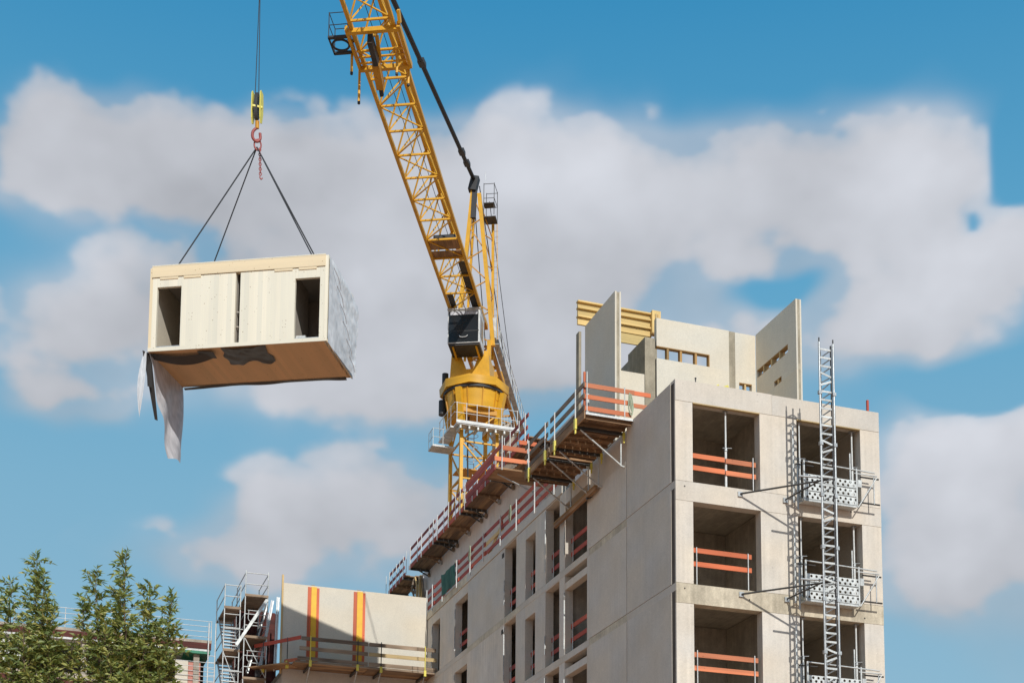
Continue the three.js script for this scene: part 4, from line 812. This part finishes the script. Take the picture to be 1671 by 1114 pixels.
  for (const [s, t] of [[25.68, 2.05], [25.68, 1.22], [26.72, 2.05], [26.72, 1.22]]) part(bk, 'cage_post', tube(J(s, t, HJ), J(s, t, HJ + 1.15), 0.022), M.dark);
  for (const h of [0.55, 1.12]) { for (const t of [2.05, 1.22]) part(bk, 'cage_rail', tube(J(25.68, t, HJ + h), J(26.72, t, HJ + h), 0.018), M.dark); for (const s of [25.68, 26.72]) part(bk, 'cage_rail', tube(J(s, 1.22, HJ + h), J(s, 2.05, HJ + h), 0.018), M.dark); }
  part(bk, 'basket_arm', bar(J(26.2, 1.22, HJ + 0.1), J(26.2, 0.95, HJ + 0.1), 0.1, 0.1), M.dark);
  // tower head
  const ax = J(-0.6, -0.12, 54.2);
  const legs = [[[-0.86, 1.02, 43.3], [-0.62, 0.02, 53.9]], [[-0.86, -1.28, 43.3], [-0.62, -0.34, 53.2]]].map(([a, b]) => [J(...a), J(...b)]);
  for (const [a, b] of legs) part(c, 'head_leg', bar(a, b, 0.24, 0.26, d), Y);
  const rear = [J(-2.5, -1.0, 43.2), J(-2.0, -1.02, 52.4)], rear2 = [J(-2.5, 0.75, 43.2), J(-1.2, 0.0, 53.6)];
  part(c, 'head_leg', bar(rear[0], rear[1], 0.16, 0.16, d), Y); part(c, 'head_leg', bar(rear2[0], rear2[1], 0.14, 0.16, d), Y);
  for (let i = 0; i < 9; i++) {
    const a = i / 9 * 0.92 + 0.02, b = (i + 1) / 9 * 0.92 + 0.02, L = (p, t) => p[0].clone().lerp(p[1], t);
    part(c, 'head_lacing', i % 2 ? bar(L(legs[0], a), L(legs[1], b), 0.06, 0.06) : bar(L(legs[1], a), L(legs[0], b), 0.06, 0.06), M.yellowDeep);
    part(c, 'head_lacing', i % 2 ? bar(L(legs[1], a), L(rear, b), 0.05, 0.05) : bar(L(rear, a), L(legs[1], b), 0.05, 0.05), M.yellowDeep);
    part(c, 'head_lacing', i % 2 ? bar(L(legs[0], a), L(rear2, b), 0.05, 0.05) : bar(L(rear2, a), L(legs[0], b), 0.05, 0.05), M.yellowDeep);
  }
  part(c, 'head_crown', bar(J(-0.6, 0.1, 53.4), J(-0.6, -0.1, 54.3), 0.5, 0.5), M.dark);
  part(c, 'head_crown', bar(J(-0.6, 0.02, 51.6), J(-0.6, -0.05, 53.4), 0.22, 0.3), M.dark);
  const hl = part(c, 'head_ladder', [-1.36, -1.06].map((t) => tube(J(-2.3, t, 43.5), J(-2.1, t + 0.1, 52), 0.022)), Y);
  for (let y = 44; y < 51.8; y += 0.4) part(hl, 'head_rung', tube(J(-2.25, -1.32, y), J(-2.25, -1.04, y), 0.014), M.galv);
  part(c, 'head_mesh', bar(J(-1.0, -0.95, 51.9), J(-1.9, -0.95, 51.9), 0.75, 0.05), M.darkSteel); part(c, 'head_mesh', bar(J(-0.9, -0.9, 52.75), J(-1.5, -0.9, 52.75), 0.7, 0.05), M.darkSteel);
  for (const [s, t] of [[-0.8, -0.6], [-0.8, -1.25], [-1.9, -1.3], [-1.9, -0.6]]) part(c, 'head_post', tube(J(s, t, 51.9), J(s, t, 54.0), 0.022), M.darkSteel);
  for (const y of [53.0, 53.95]) for (const [a, b] of [[[-0.8, -0.6], [-0.8, -1.25]], [[-0.8, -1.25], [-1.9, -1.3]], [[-1.9, -1.3], [-1.9, -0.6]]]) part(c, 'head_rail', tube(J(a[0], a[1], y), J(b[0], b[1], y), 0.018), M.darkSteel);
  part(c, 'aerial', tube(J(-0.7, -0.7, 54), J(-0.7, -0.7, 54.7), 0.015), M.galv);
  // pendant bars to jib and counter-jib
  const pend = (a, b, r, name) => part(c, name, tube(a, b, r, 8), M.rope);
  for (const t of [0.055, -0.055]) pend(J(-0.45, t, 54.12), J(34, t, 45.9), 0.07, 'pendant_bar');
  for (const s of [2.2, 4.07, 16.44]) part(c, 'pendant_joint', bar(J(s - 0.35, 0, 54.12 - (s - 0.1) * 0.2387), J(s + 0.35, 0, 54.12 - (s + 0.6) * 0.2387), 0.34, 0.22), M.dark);
  pend(J(-0.9, -0.3, 53.9), J(-14, -0.75, 44.6), 0.03, 'counter_pendant'); pend(J(-0.9, 0.1, 53.9), J(-14, 0.75, 44.6), 0.03, 'counter_pendant'); pend(J(-1.2, -0.9, 53.0), J(-11, -1.3, 44.4), 0.02, 'hoist_rope');
  // counter-jib
  const HC = 43.75;
  for (const t of [0.6, -1.0]) part(c, 'counter_chord', bar(J(-1.2, t, HC), J(-16, t, HC), 0.18, 0.3), M.yellowDeep);
  for (let s = -1.8, i = 0; s > -15.5; s -= 1.5, i++) { part(c, 'counter_lacing', bar(J(s, 0.6, HC), J(s, -1.0, HC), 0.1, 0.12), M.yellowDeep); part(c, 'counter_lacing', i % 2 ? bar(J(s, 0.6, HC), J(s - 1.5, -1.0, HC), 0.07, 0.07) : bar(J(s, -1.0, HC), J(s - 1.5, 0.6, HC), 0.07, 0.07), M.yellowDeep); }
  part(c, 'counter_walkway', bar(J(-1.6, -1.36, HC + 0.05), J(-15.6, -1.36, HC + 0.05), 0.34, 0.04), M.galv);
  for (let s = -2; s > -15.8; s -= 1.35) part(c, 'counter_post', tube(J(s, -1.55, HC), J(s, -1.55, HC + 1.15), 0.02), M.zinc);
  for (const h of [0.6, 1.12]) part(c, 'counter_rail', tube(J(-1.6, -1.55, HC + h), J(-15.6, -1.55, HC + h), 0.018), M.zinc);
  part(c, 'switch_cabinet', bar(J(-1.6, -1.2, HC + 0.9), J(-1.2, -1.2, HC + 0.9), 0.4, 1.3), M.white);
  part(c, 'cabinet_panel', bar(J(-1.9, -1.3, HC + 0.3), J(-4.6, -1.3, HC + 0.3), 0.3, 0.36), M.darkSteel);
  part(c, 'winch_house', bar(J(-8.5, -0.2, HC + 0.8), J(-11, -0.2, HC + 0.8), 1.5, 1.4), M.yellowDeep);
  for (let i = 0; i < 4; i++) part(c, 'counterweight', bar(J(-13.4 - i * 0.55, -0.2, HC - 1.1), J(-13.9 - i * 0.55, -0.2, HC - 1.1), 1.5, 2.2), M.slab);
  // hoist trolley (beyond the top of the picture), hoist ropes
  part(c, 'hoist_trolley', [bar(J(41.9, 1.1, HJ - 0.12), J(41.9, -1.1, HJ - 0.12), 0.2, 0.2), bar(J(43.5, 1.1, HJ - 0.12), J(43.5, -1.1, HJ - 0.12), 0.2, 0.2), bar(J(41.8, 1.1, HJ - 0.12), J(43.6, 1.1, HJ - 0.12), 0.16, 0.2), bar(J(41.8, -1.1, HJ - 0.12), J(43.6, -1.1, HJ - 0.12), 0.16, 0.2)], Y);
  for (const k2 of [-1, 1]) part(c, 'hoist_rope', tube(V(-11.42 + k2 * 0.055, 29.7, -5.22), J(42.7 + 0.1 * k2, k2 * 0.1, HJ - 0.1), 0.013, 5), M.rope);
}
// ------------------------------------------------------------------ hook block, hook and slings
const HK = V(-11.34, 28.2, -5.42);
{
  const h = thing('hook_block', 'yellow hook block with reddish hook hanging on two thin ropes', 'hook block', [-11.4, 27.4, -5.3]);
  const x = -11.40, z = -5.27, y0 = 28.85, y1 = 29.88;
  const plate = (zz) => { const s = new THREE.Shape(); [[-0.12, 0.16], [-0.145, 0.4], [-0.145, 0.95], [-0.1, 1.03], [0.12, 1.03], [0.17, 0.75], [0.17, 0.38], [0.08, 0.05], [-0.04, 0]].forEach(([a, b], i) => (i ? s.lineTo(a, b) : s.moveTo(a, b))); return new THREE.ExtrudeGeometry(s, { depth: 0.03, bevelEnabled: false }).rotateY(1.12).translate(x + zz * Math.sin(1.12), y0, z + zz * Math.cos(1.12)); };
  part(h, 'side_plate', plate(-0.14), M.head); part(h, 'side_plate', plate(0.12), M.head);
  part(h, 'sheave', new THREE.CylinderGeometry(0.33, 0.33, 0.1, 20).rotateX(Math.PI / 2).scale(0.5, 1.35, 1).rotateY(1.12).translate(x, y0 + 0.58, z), M.darkSteel);
  part(h, 'axle', bar(V(x - 0.16, y0 + 0.5, z + 0.12), V(x + 0.14, y0 + 0.5, z + 0.12), 0.05, 0.06), M.head);
  part(h, 'swivel', tube(V(x + 0.02, y0 + 0.1, z), V(x + 0.03, y0 - 0.12, z - 0.03), 0.06, 10), M.yellowDeep);
  part(h, 'hook', pathTube([V(x + 0.03, y0 - 0.08, z - 0.03), V(x - 0.09, y0 - 0.24, z - 0.05), V(x - 0.08, y0 - 0.42, z - 0.08), V(x + 0.04, y0 - 0.5, z - 0.1), V(x + 0.14, y0 - 0.4, z - 0.1), V(x + 0.13, y0 - 0.22, z - 0.08)], 0.045, 8), M.hookRed);
  const s = thing('sling_set', 'four black chain slings spread from the hook to the timber module', 'sling', [-11.3, 24.1, -5.5]);
  part(s, 'master_link', new THREE.TorusGeometry(0.13, 0.03, 8, 20).scale(0.8, 1.25, 1).translate(HK.x + 0.02, HK.y + 0.08, HK.z), M.hookRed);
  for (let i = 0; i < 11; i++) part(s, 'spare_chain_link', new THREE.TorusGeometry(0.035, 0.014, 6, 10).scale(1, 1.4, 1).rotateY(i % 2 ? 1.57 : 0).translate(HK.x + 0.09 + 0.004 * i, HK.y - 0.06 - i * 0.078, HK.z), M.hookRed);
  part(s, 'spare_hook', pathTube([V(HK.x + 0.13, HK.y - 0.88, HK.z), V(HK.x + 0.12, HK.y - 0.96, HK.z), V(HK.x + 0.16, HK.y - 1.01, HK.z), V(HK.x + 0.2, HK.y - 0.96, HK.z)], 0.018, 6), M.hookRed);
  const e = new THREE.Euler(0.0308, -0.4975, -0.0084, 'YXZ'), L = (a, b, cc) => V(a, b, cc).applyEuler(e).add(V(-14.244, 21.521, -6.181));
  for (const [a, b] of [[0.62, -0.35], [0.62, -2.35], [4.95, -0.35], [4.95, -2.35]]) {
    const foot = L(a, 2.66, b); part(s, 'sling_leg', tube(HK, foot, 0.021, 6), M.rope);
    part(s, 'shackle', new THREE.TorusGeometry(0.06, 0.02, 6, 12).translate(foot.x, foot.y + 0.02, foot.z), M.darkSteel);
  }
}
// ------------------------------------------------------------------ the cross-laminated timber room module
{
  const m = thing('timber_module', 'pale timber room module with two door openings hanging from the crane', 'module', [-14.244, 21.521, -6.181]);
  m.rotation.set(0.0308, -0.4975, -0.0084, 'YXZ');
  const o = m.position, Lp = (name, g, mt, parent = m) => { const gs = (Array.isArray(g) ? g : [g]); for (const q of gs) q.translate(o.x, o.y, o.z); return part(parent, name, gs, mt); };
  const W = 5.5, H = 2.6, D = 2.65;
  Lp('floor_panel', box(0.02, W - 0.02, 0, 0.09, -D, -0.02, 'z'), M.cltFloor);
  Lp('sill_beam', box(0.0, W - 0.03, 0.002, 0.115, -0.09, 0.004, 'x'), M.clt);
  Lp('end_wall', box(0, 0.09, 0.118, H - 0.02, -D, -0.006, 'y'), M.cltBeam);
  Lp('end_wall', box(W - 0.1, W, 0.0, H, -D, 0.012, 'y'), M.clt);
  Lp('back_wall', box(0.1, W - 0.11, 0.1, H - 0.1, -D, -D + 0.1, 'y'), M.clt);
  Lp('roof_panel', box(0.02, W - 0.02, H - 0.12, H, -D, -0.03, 'x'), M.clt);
  Lp('top_beam', box(0.07, W - 0.09, 2.27, H + 0.01, -0.14, 0.03, 'x'), M.cltBeam);
  Lp('top_edge', box(0.07, W - 0.09, H + 0.011, H + 0.035, -0.2, 0.034, 'x'), M.clt);
  const f = (a, b, c, e) => box(a, b, c, e, -0.11, 0, 'y');
  Lp('wall_panel', f(0.092, 0.238, 0.118, 2.262), M.clt); Lp('wall_panel', f(0.24, 0.99, 1.97, 2.255), M.clt); Lp('wall_panel', f(0.992, 2.67, 0.118, 2.258), M.clt);
  Lp('wall_panel', f(2.82, 4.498, 0.118, 2.258), M.clt); Lp('wall_panel', f(4.50, 5.25, 1.95, 2.255), M.clt); Lp('wall_panel', f(5.252, W - 0.102, 0.118, 2.262), M.clt);
  for (const [a, b] of [[0.32, 0.88], [1.06, 1.59], [3.86, 4.41], [4.6, 5.14]]) Lp('packing_strip', box(a, b, 2.20, 2.268, 0.001, 0.022, 'x'), M.cltBeam);
  Lp('inner_wall', box(2.58, 2.66, 0.1, 2.45, -D + 0.1, -0.12, 'y'), M.board); Lp('inner_wall', box(2.83, 2.90, 0.1, 2.45, -1.6, -0.12, 'y'), M.board);
  Lp('gap_shade_sheet', box(2.60, 2.88, 0.1, 2.45, -0.42, -0.40), M.membrane);  // black sheet added behind the gap to paint its shade
  Lp('inner_wall', box(1.3, 1.4, 0.1, 2.45, -D + 0.1, -0.12, 'y'), M.board); Lp('inner_wall', box(4.2, 4.3, 0.1, 2.45, -1.9, -0.12, 'y'), M.board);
  Lp('inner_lining', box(0.11, W - 0.12, 0.1, 2.46, -D + 0.11, -D + 0.13), M.board); Lp('inner_lining', box(0.11, W - 0.12, 2.44, 2.47, -D + 0.14, -0.15), M.board); Lp('inner_lining', box(0.11, W - 0.12, 0.092, 0.098, -D + 0.14, -0.12), M.board);
  Lp('inner_lining', box(5.26, 5.39, 0.1, 2.43, -D + 0.14, -0.12), M.board); Lp('inner_lining', box(0.095, 0.125, 0.1, 2.43, -D + 0.14, -0.12), M.precast);
  Lp('door_threshold', box(0.25, 0.98, 0.116, 0.16, -0.1, -0.03, 'x'), M.galv); Lp('door_threshold', box(4.51, 5.24, 0.116, 0.15, -0.1, -0.03, 'x'), M.galv);
  Lp('stored_box', box(4.52, 4.8, 0.115, 0.26, -0.5, -0.12), M.white);
  Lp('shaft_bracket', box(2.67, 2.82, 1.1, 1.14, -0.2, -0.16), M.board); Lp('shaft_bracket', box(2.67, 2.82, 0.65, 0.69, -0.2, -0.16), M.board);
  // pale foil on the end wall, wrinkled and bulging, wrapped a little round the corners
  const foil = (nu, nv, fn) => { const g = new THREE.PlaneGeometry(1, 1, nu, nv), p = g.attributes.position, uv = g.attributes.uv; for (let i = 0; i < p.count; i++) { const a = p.getX(i) + 0.5, b = p.getY(i) + 0.5, q = fn(a, b); p.setXYZ(i, q[0], q[1], q[2]); uv.setXY(i, a * 2.6, b * 2.6); } g.computeVertexNormals(); return g; };
  const wr = (a, b, s) => { const n1 = noise3(a * 3.1 + s, b * 4.2, s), n2 = noise3(a * 8 - b * 5 + s, b * 9 + a * 3, s + 4), n3 = Math.abs(noise3(a * 15 + b * 9, b * 13 - a * 6, s + 9)); return 0.5 * n1 + 0.32 * n2 + 0.32 * (0.5 - n3); };
  Lp('end_foil', foil(60, 54, (a, b) => [W + 0.03 + 0.10 * a + 0.036 * (wr(a, b, 2) + 0.6) * (0.25 + a * 1.2) * Math.min(1, (1 - Math.abs(2 * b - 1)) * 4 + 0.35), -0.06 + b * (H + 0.02) - 0.10 * a * sm(0.85, 1, b) * 3 * a, 0.02 - a * (D + 0.03 * wr(b, 0.4, 7))]), M.sheet);
  Lp('foil_hem', foil(40, 6, (a, b) => [W + 0.012 + 0.035 * b + 0.01 * noise3(a * 20, b, 3), 0.14 - 0.2 * b + 0.03 * noise3(a * 9, b * 2, 8), -a * D]), M.sheet);
  for (let i = 0; i < 6; i++) Lp('foil_strip', pathTube([V(W + 0.1, 2.3 - i * 0.38, -0.2 - i * 0.35), V(W + 0.16, 2.1 - i * 0.38, -0.5 - i * 0.35), V(W + 0.17, 1.85 - i * 0.36, -0.75 - i * 0.33)], 0.012, 4), M.tarp);
  Lp('edge_strip', box(W + 0.001, W + 0.03, -0.04, 0.05, -D, 0, 'z'), M.cltBeam);
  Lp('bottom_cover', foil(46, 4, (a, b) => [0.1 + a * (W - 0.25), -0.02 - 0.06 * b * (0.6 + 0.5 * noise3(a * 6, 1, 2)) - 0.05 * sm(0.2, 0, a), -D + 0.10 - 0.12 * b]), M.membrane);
  // torn cover sheets hanging from the far end
  Lp('hanging_sheet', foil(26, 40, (a, b) => { const t = 1 - b, w0 = mix(0.04, 2.66, 1), l = mix(0.02, 1.75, Math.pow(t, 0.9)) + 0.05 * noise3(t * 6, 2, 1), r = 2.66 + 0.2 * t; const dd = mix(l, r, a); const len = mix(2.62, 2.35, a) + 0.10 * noise3(a * 4, 5, 3); return [0.035 + (0.10 * Math.sin(dd * 5.2 + t * 2.5) + 0.06 * noise3(dd * 3, t * 3, 6)) * t, -len * t + 0.01, -dd]; }), M.tarp);
  Lp('hanging_strip', foil(6, 30, (a, b) => { const t = 1 - b; const w = 0.26 * Math.sin(Math.PI * Math.min(1, t * 0.9 + 0.12)); return [-0.06 + (a - 0.5) * w - 0.10 * t, -2.05 * t, 0.03 + (a - 0.5) * w * 0.3 + 0.10 * Math.sin(t * 3)]; }), M.sheet);
  Lp('hanging_strip', foil(5, 30, (a, b) => { const t = 1 - b; const w = 0.30 * (1 - 0.65 * t); return [-0.03 + (a - 0.5) * w * 0.5, -1.75 * t, -0.02 - 0.85 * t - (a - 0.5) * w]; }), M.membrane);
  Lp('hanging_strip', foil(4, 16, (a, b) => { const t = 1 - b; return [-0.02 + (a - 0.5) * 0.10, -0.95 * t, -0.12 - 0.18 * t - (a - 0.5) * 0.12]; }), M.membrane);
  // torn dark membrane under the floor
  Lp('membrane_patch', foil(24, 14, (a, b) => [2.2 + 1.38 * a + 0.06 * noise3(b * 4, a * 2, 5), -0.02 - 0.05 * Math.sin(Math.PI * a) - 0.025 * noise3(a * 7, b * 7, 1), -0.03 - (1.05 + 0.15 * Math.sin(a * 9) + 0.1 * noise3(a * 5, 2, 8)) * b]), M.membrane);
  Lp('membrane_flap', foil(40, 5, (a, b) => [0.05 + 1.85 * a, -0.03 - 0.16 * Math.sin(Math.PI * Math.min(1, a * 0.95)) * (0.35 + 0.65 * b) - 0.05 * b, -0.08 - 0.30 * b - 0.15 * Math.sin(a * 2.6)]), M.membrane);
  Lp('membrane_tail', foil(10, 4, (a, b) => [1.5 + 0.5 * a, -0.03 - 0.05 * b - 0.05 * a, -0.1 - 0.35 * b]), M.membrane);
}
// ------------------------------------------------------------------ unseen panel added above the view, shaped to shade part of the wing wall
{
  const t = thing('added_shade_panel', 'added grey panel hung out of view to shade part of the wing wall', 'panel', [-4.9, 34, 0]);
  const k2 = 25.95 / sunDir.z, P = (x, y) => V(x + sunDir.x * k2, y + sunDir.y * k2, -25.95 + sunDir.z * k2);
  const a = P(-7.6, 20.36), b = P(-2.24, 18.54), dn = V(0, -2.6, 0);
  const s = new THREE.Shape(); [a, b, b.clone().add(dn), a.clone().add(V(0, -4.4, 0))].forEach((p, i) => (i ? s.lineTo(p.x, p.y) : s.moveTo(p.x, p.y)));
  part(t, 'panel', new THREE.ExtrudeGeometry(s, { depth: 0.16, bevelEnabled: false }).translate(0, 0, -0.08), M.precast);
  const top = V(-5.0, 44, 0);
  for (const p of [a, b]) part(t, 'sling_leg', tube(p.clone().add(V(0, -0.1, 0)), top, 0.02), M.rope);  // added with the unseen panel, only to hold it up
  part(t, 'hoist_rope', tube(top, V(-5, 90, 0), 0.02), M.rope);
}
// ------------------------------------------------------------------ trees in the foreground
function tree(label, base, fork, tips, seed, extra) {
  const r = rng(seed), q = (a, b) => a + (b - a) * r();
  const t = thing('leafy_tree', label, 'tree', base, 'leafy trees in the foreground');
  const B = V(...base), F = V(...fork), wood = [], leaves = [[], [], [], []];
  const limb = (pts, r0, r1) => { const c = new THREE.CatmullRomCurve3(pts), n = Math.max(6, pts.length * 4), g = new THREE.TubeGeometry(c, n, 1, 6), p = g.attributes.position; for (let i = 0; i <= n; i++) { const ce = c.getPointAt(i / n), rad = mix(r0, r1, i / n); for (let j = 0; j <= 6; j++) { const k2 = i * 7 + j; const v = V(p.getX(k2), p.getY(k2), p.getZ(k2)).sub(ce).multiplyScalar(rad).add(ce); p.setXYZ(k2, v.x, v.y, v.z); } } g.computeVertexNormals(); return [g, c]; };
  const [tg] = limb([B, B.clone().lerp(F, 0.5).add(V(q(-0.1, 0.1), 0, q(-0.1, 0.1))), F], 0.13, 0.075);
  part(t, 'trunk', tg, M.bark);
  const leaf = (p, dir, L) => {                                        // folded pointed leaflet
    const up = V(q(-0.9, 0.9), q(0.1, 1), q(-0.6, 1.1)).normalize(); let side = new THREE.Vector3().crossVectors(dir, up); if (side.lengthSq() < 1e-3) return; side.normalize();
    const nrm = new THREE.Vector3().crossVectors(side, dir).normalize(), w = L * q(0.14, 0.21), m1 = p.clone().addScaledVector(dir, L * 0.42), tip = p.clone().addScaledVector(dir, L).addScaledVector(nrm, -L * q(0.05, 0.3));
    const a = m1.clone().addScaledVector(side, w).addScaledVector(nrm, w * 0.35), b = m1.clone().addScaledVector(side, -w).addScaledVector(nrm, w * 0.35);
    const pick2 = r(); leaves[pick2 < 0.42 ? 0 : pick2 < 0.70 ? 1 : pick2 < 0.92 ? 2 : 3].push(p, a, m1, a, tip, m1, tip, b, m1, b, p, m1);
  };
  const shoot = (p, dir, len, droop) => {                              // a compound leaf: rachis with paired leaflets
    const n = 3 + Math.floor(r() * 3), end = p.clone().addScaledVector(dir, len).add(V(0, -droop * len, 0));
    for (let i = 1; i <= n; i++) { const f = i / n, c = p.clone().lerp(end, f).add(V(0, 0.12 * len * Math.sin(f * Math.PI), 0)); const side = new THREE.Vector3().crossVectors(dir, V(0, 1, 0)).normalize(); for (const sg of [-1, 1]) leaf(c, dir.clone().multiplyScalar(0.65).addScaledVector(side, sg * q(0.5, 0.9)).add(V(q(-0.3, 0.3), q(-0.75, 0.45), q(-0.3, 0.3))).normalize(), q(0.09, 0.16)); }
    leaf(end, dir.clone().add(V(0, -droop, 0)).normalize(), q(0.11, 0.17));
    wood.push(tube(p, end, 0.0035, 3));
  };
  tips.forEach(([x, y, z, spread, low]) => {
    const T = V(x, y, z), mid = F.clone().lerp(T, 0.45).add(V(q(-0.12, 0.12), 0.1, q(-0.12, 0.12)));
    const [g, c] = limb([F.clone().add(V(0, q(-0.6, 0.1), 0)), mid, F.clone().lerp(T, 0.8).add(V((T.x - F.x) * 0.1, 0, (T.z - F.z) * 0.1)), T], 0.034, 0.004);
    part(t, 'limb', g, M.bark);
    const n = Math.round(33 * (T.y - low) / 2.2);
    for (let i = 0; i < n; i++) {
      const f = i / n, yy = mix(low, T.y, f); let u = 0, v = 1; for (let k2 = 0; k2 < 12; k2++) { const mm = (u + v) / 2; if (c.getPoint(mm).y < yy) u = mm; else v = mm; }
      const p = c.getPoint(u), an = i * 2.4 + q(-0.5, 0.5), out = V(Math.cos(an), q(0.6, 1.7), Math.sin(an)).normalize(), reach = 0.72 * spread * (1 - 0.85 * f) * q(0.5, 1.15);
      const e = p.clone().addScaledVector(out, reach);
      if (reach > 0.12) wood.push(tube(p, e, 0.006, 4));
      const m2 = reach > 0.26 ? 4 : reach > 0.1 ? 3 : 2;
      for (let k2 = 0; k2 < m2; k2++) { const a2 = q(0, 6.28), pp = p.clone().lerp(e, q(0.35, 1)); shoot(pp, V(Math.cos(a2), q(-0.1, 1.1), Math.sin(a2)).add(out.clone().multiplyScalar(0.9)).normalize(), q(0.13, 0.24), q(0.05, 0.5)); }
    }
  });
  part(t, 'twigs', wood, M.bark).userData.kind = 'stuff';
  leaves.forEach((ps, i) => {
    const a = new Float32Array(ps.length * 3); ps.forEach((p, j) => { a[j * 3] = p.x; a[j * 3 + 1] = p.y; a[j * 3 + 2] = p.z; });
    const g = new THREE.BufferGeometry(); g.setAttribute('position', new THREE.BufferAttribute(a, 3)); g.setAttribute('uv', new THREE.BufferAttribute(new Float32Array(ps.length * 2), 2)); g.computeVertexNormals();
    part(t, 'crown', g, M.leaf[i]).userData.kind = 'stuff';
  });
}
tree('narrow leafy tree with one tall shoot at the edge of the picture', [-17.1, 0, 10.0], [-17.05, 5.6, 10.0],
  [[-17.18, 9.86, 10.05, 0.42, 7.2], [-17.05, 9.5, 10.15, 0.45, 7.3], [-17.62, 9.4, 9.9, 0.5, 7.0], [-17.85, 9.0, 9.9, 0.5, 6.8], [-16.9, 8.9, 10.2, 0.45, 6.8], [-17.35, 8.6, 10.4, 0.6, 6.4], [-16.75, 8.35, 10.0, 0.55, 6.4], [-18.1, 8.5, 10.2, 0.6, 6.5]], 5);
tree('broad leafy tree with several pointed shoots and yellowish leaves', [-15.6, 0, 10.4], [-15.6, 5.4, 10.4],
  [[-16.2, 9.6, 10.35, 0.42, 7.2], [-16.4, 9.1, 10.3, 0.45, 7.0], [-15.71, 9.9, 10.56, 0.36, 7.2], [-15.78, 9.3, 10.4, 0.45, 7.0], [-15.27, 9.4, 10.64, 0.42, 7.1], [-14.9, 9.18, 10.76, 0.36, 7.4], [-15.1, 8.8, 10.5, 0.5, 6.9], [-14.8, 8.62, 10.7, 0.42, 7.0], [-16.0, 8.7, 10.6, 0.6, 6.4], [-15.4, 8.6, 10.3, 0.6, 6.4], [-16.55, 8.3, 10.2, 0.5, 6.4], [-14.9, 8.1, 10.6, 0.5, 6.5], [-15.6, 8.2, 10.7, 0.6, 6.2]], 9);

renderer.render(scene, camera);
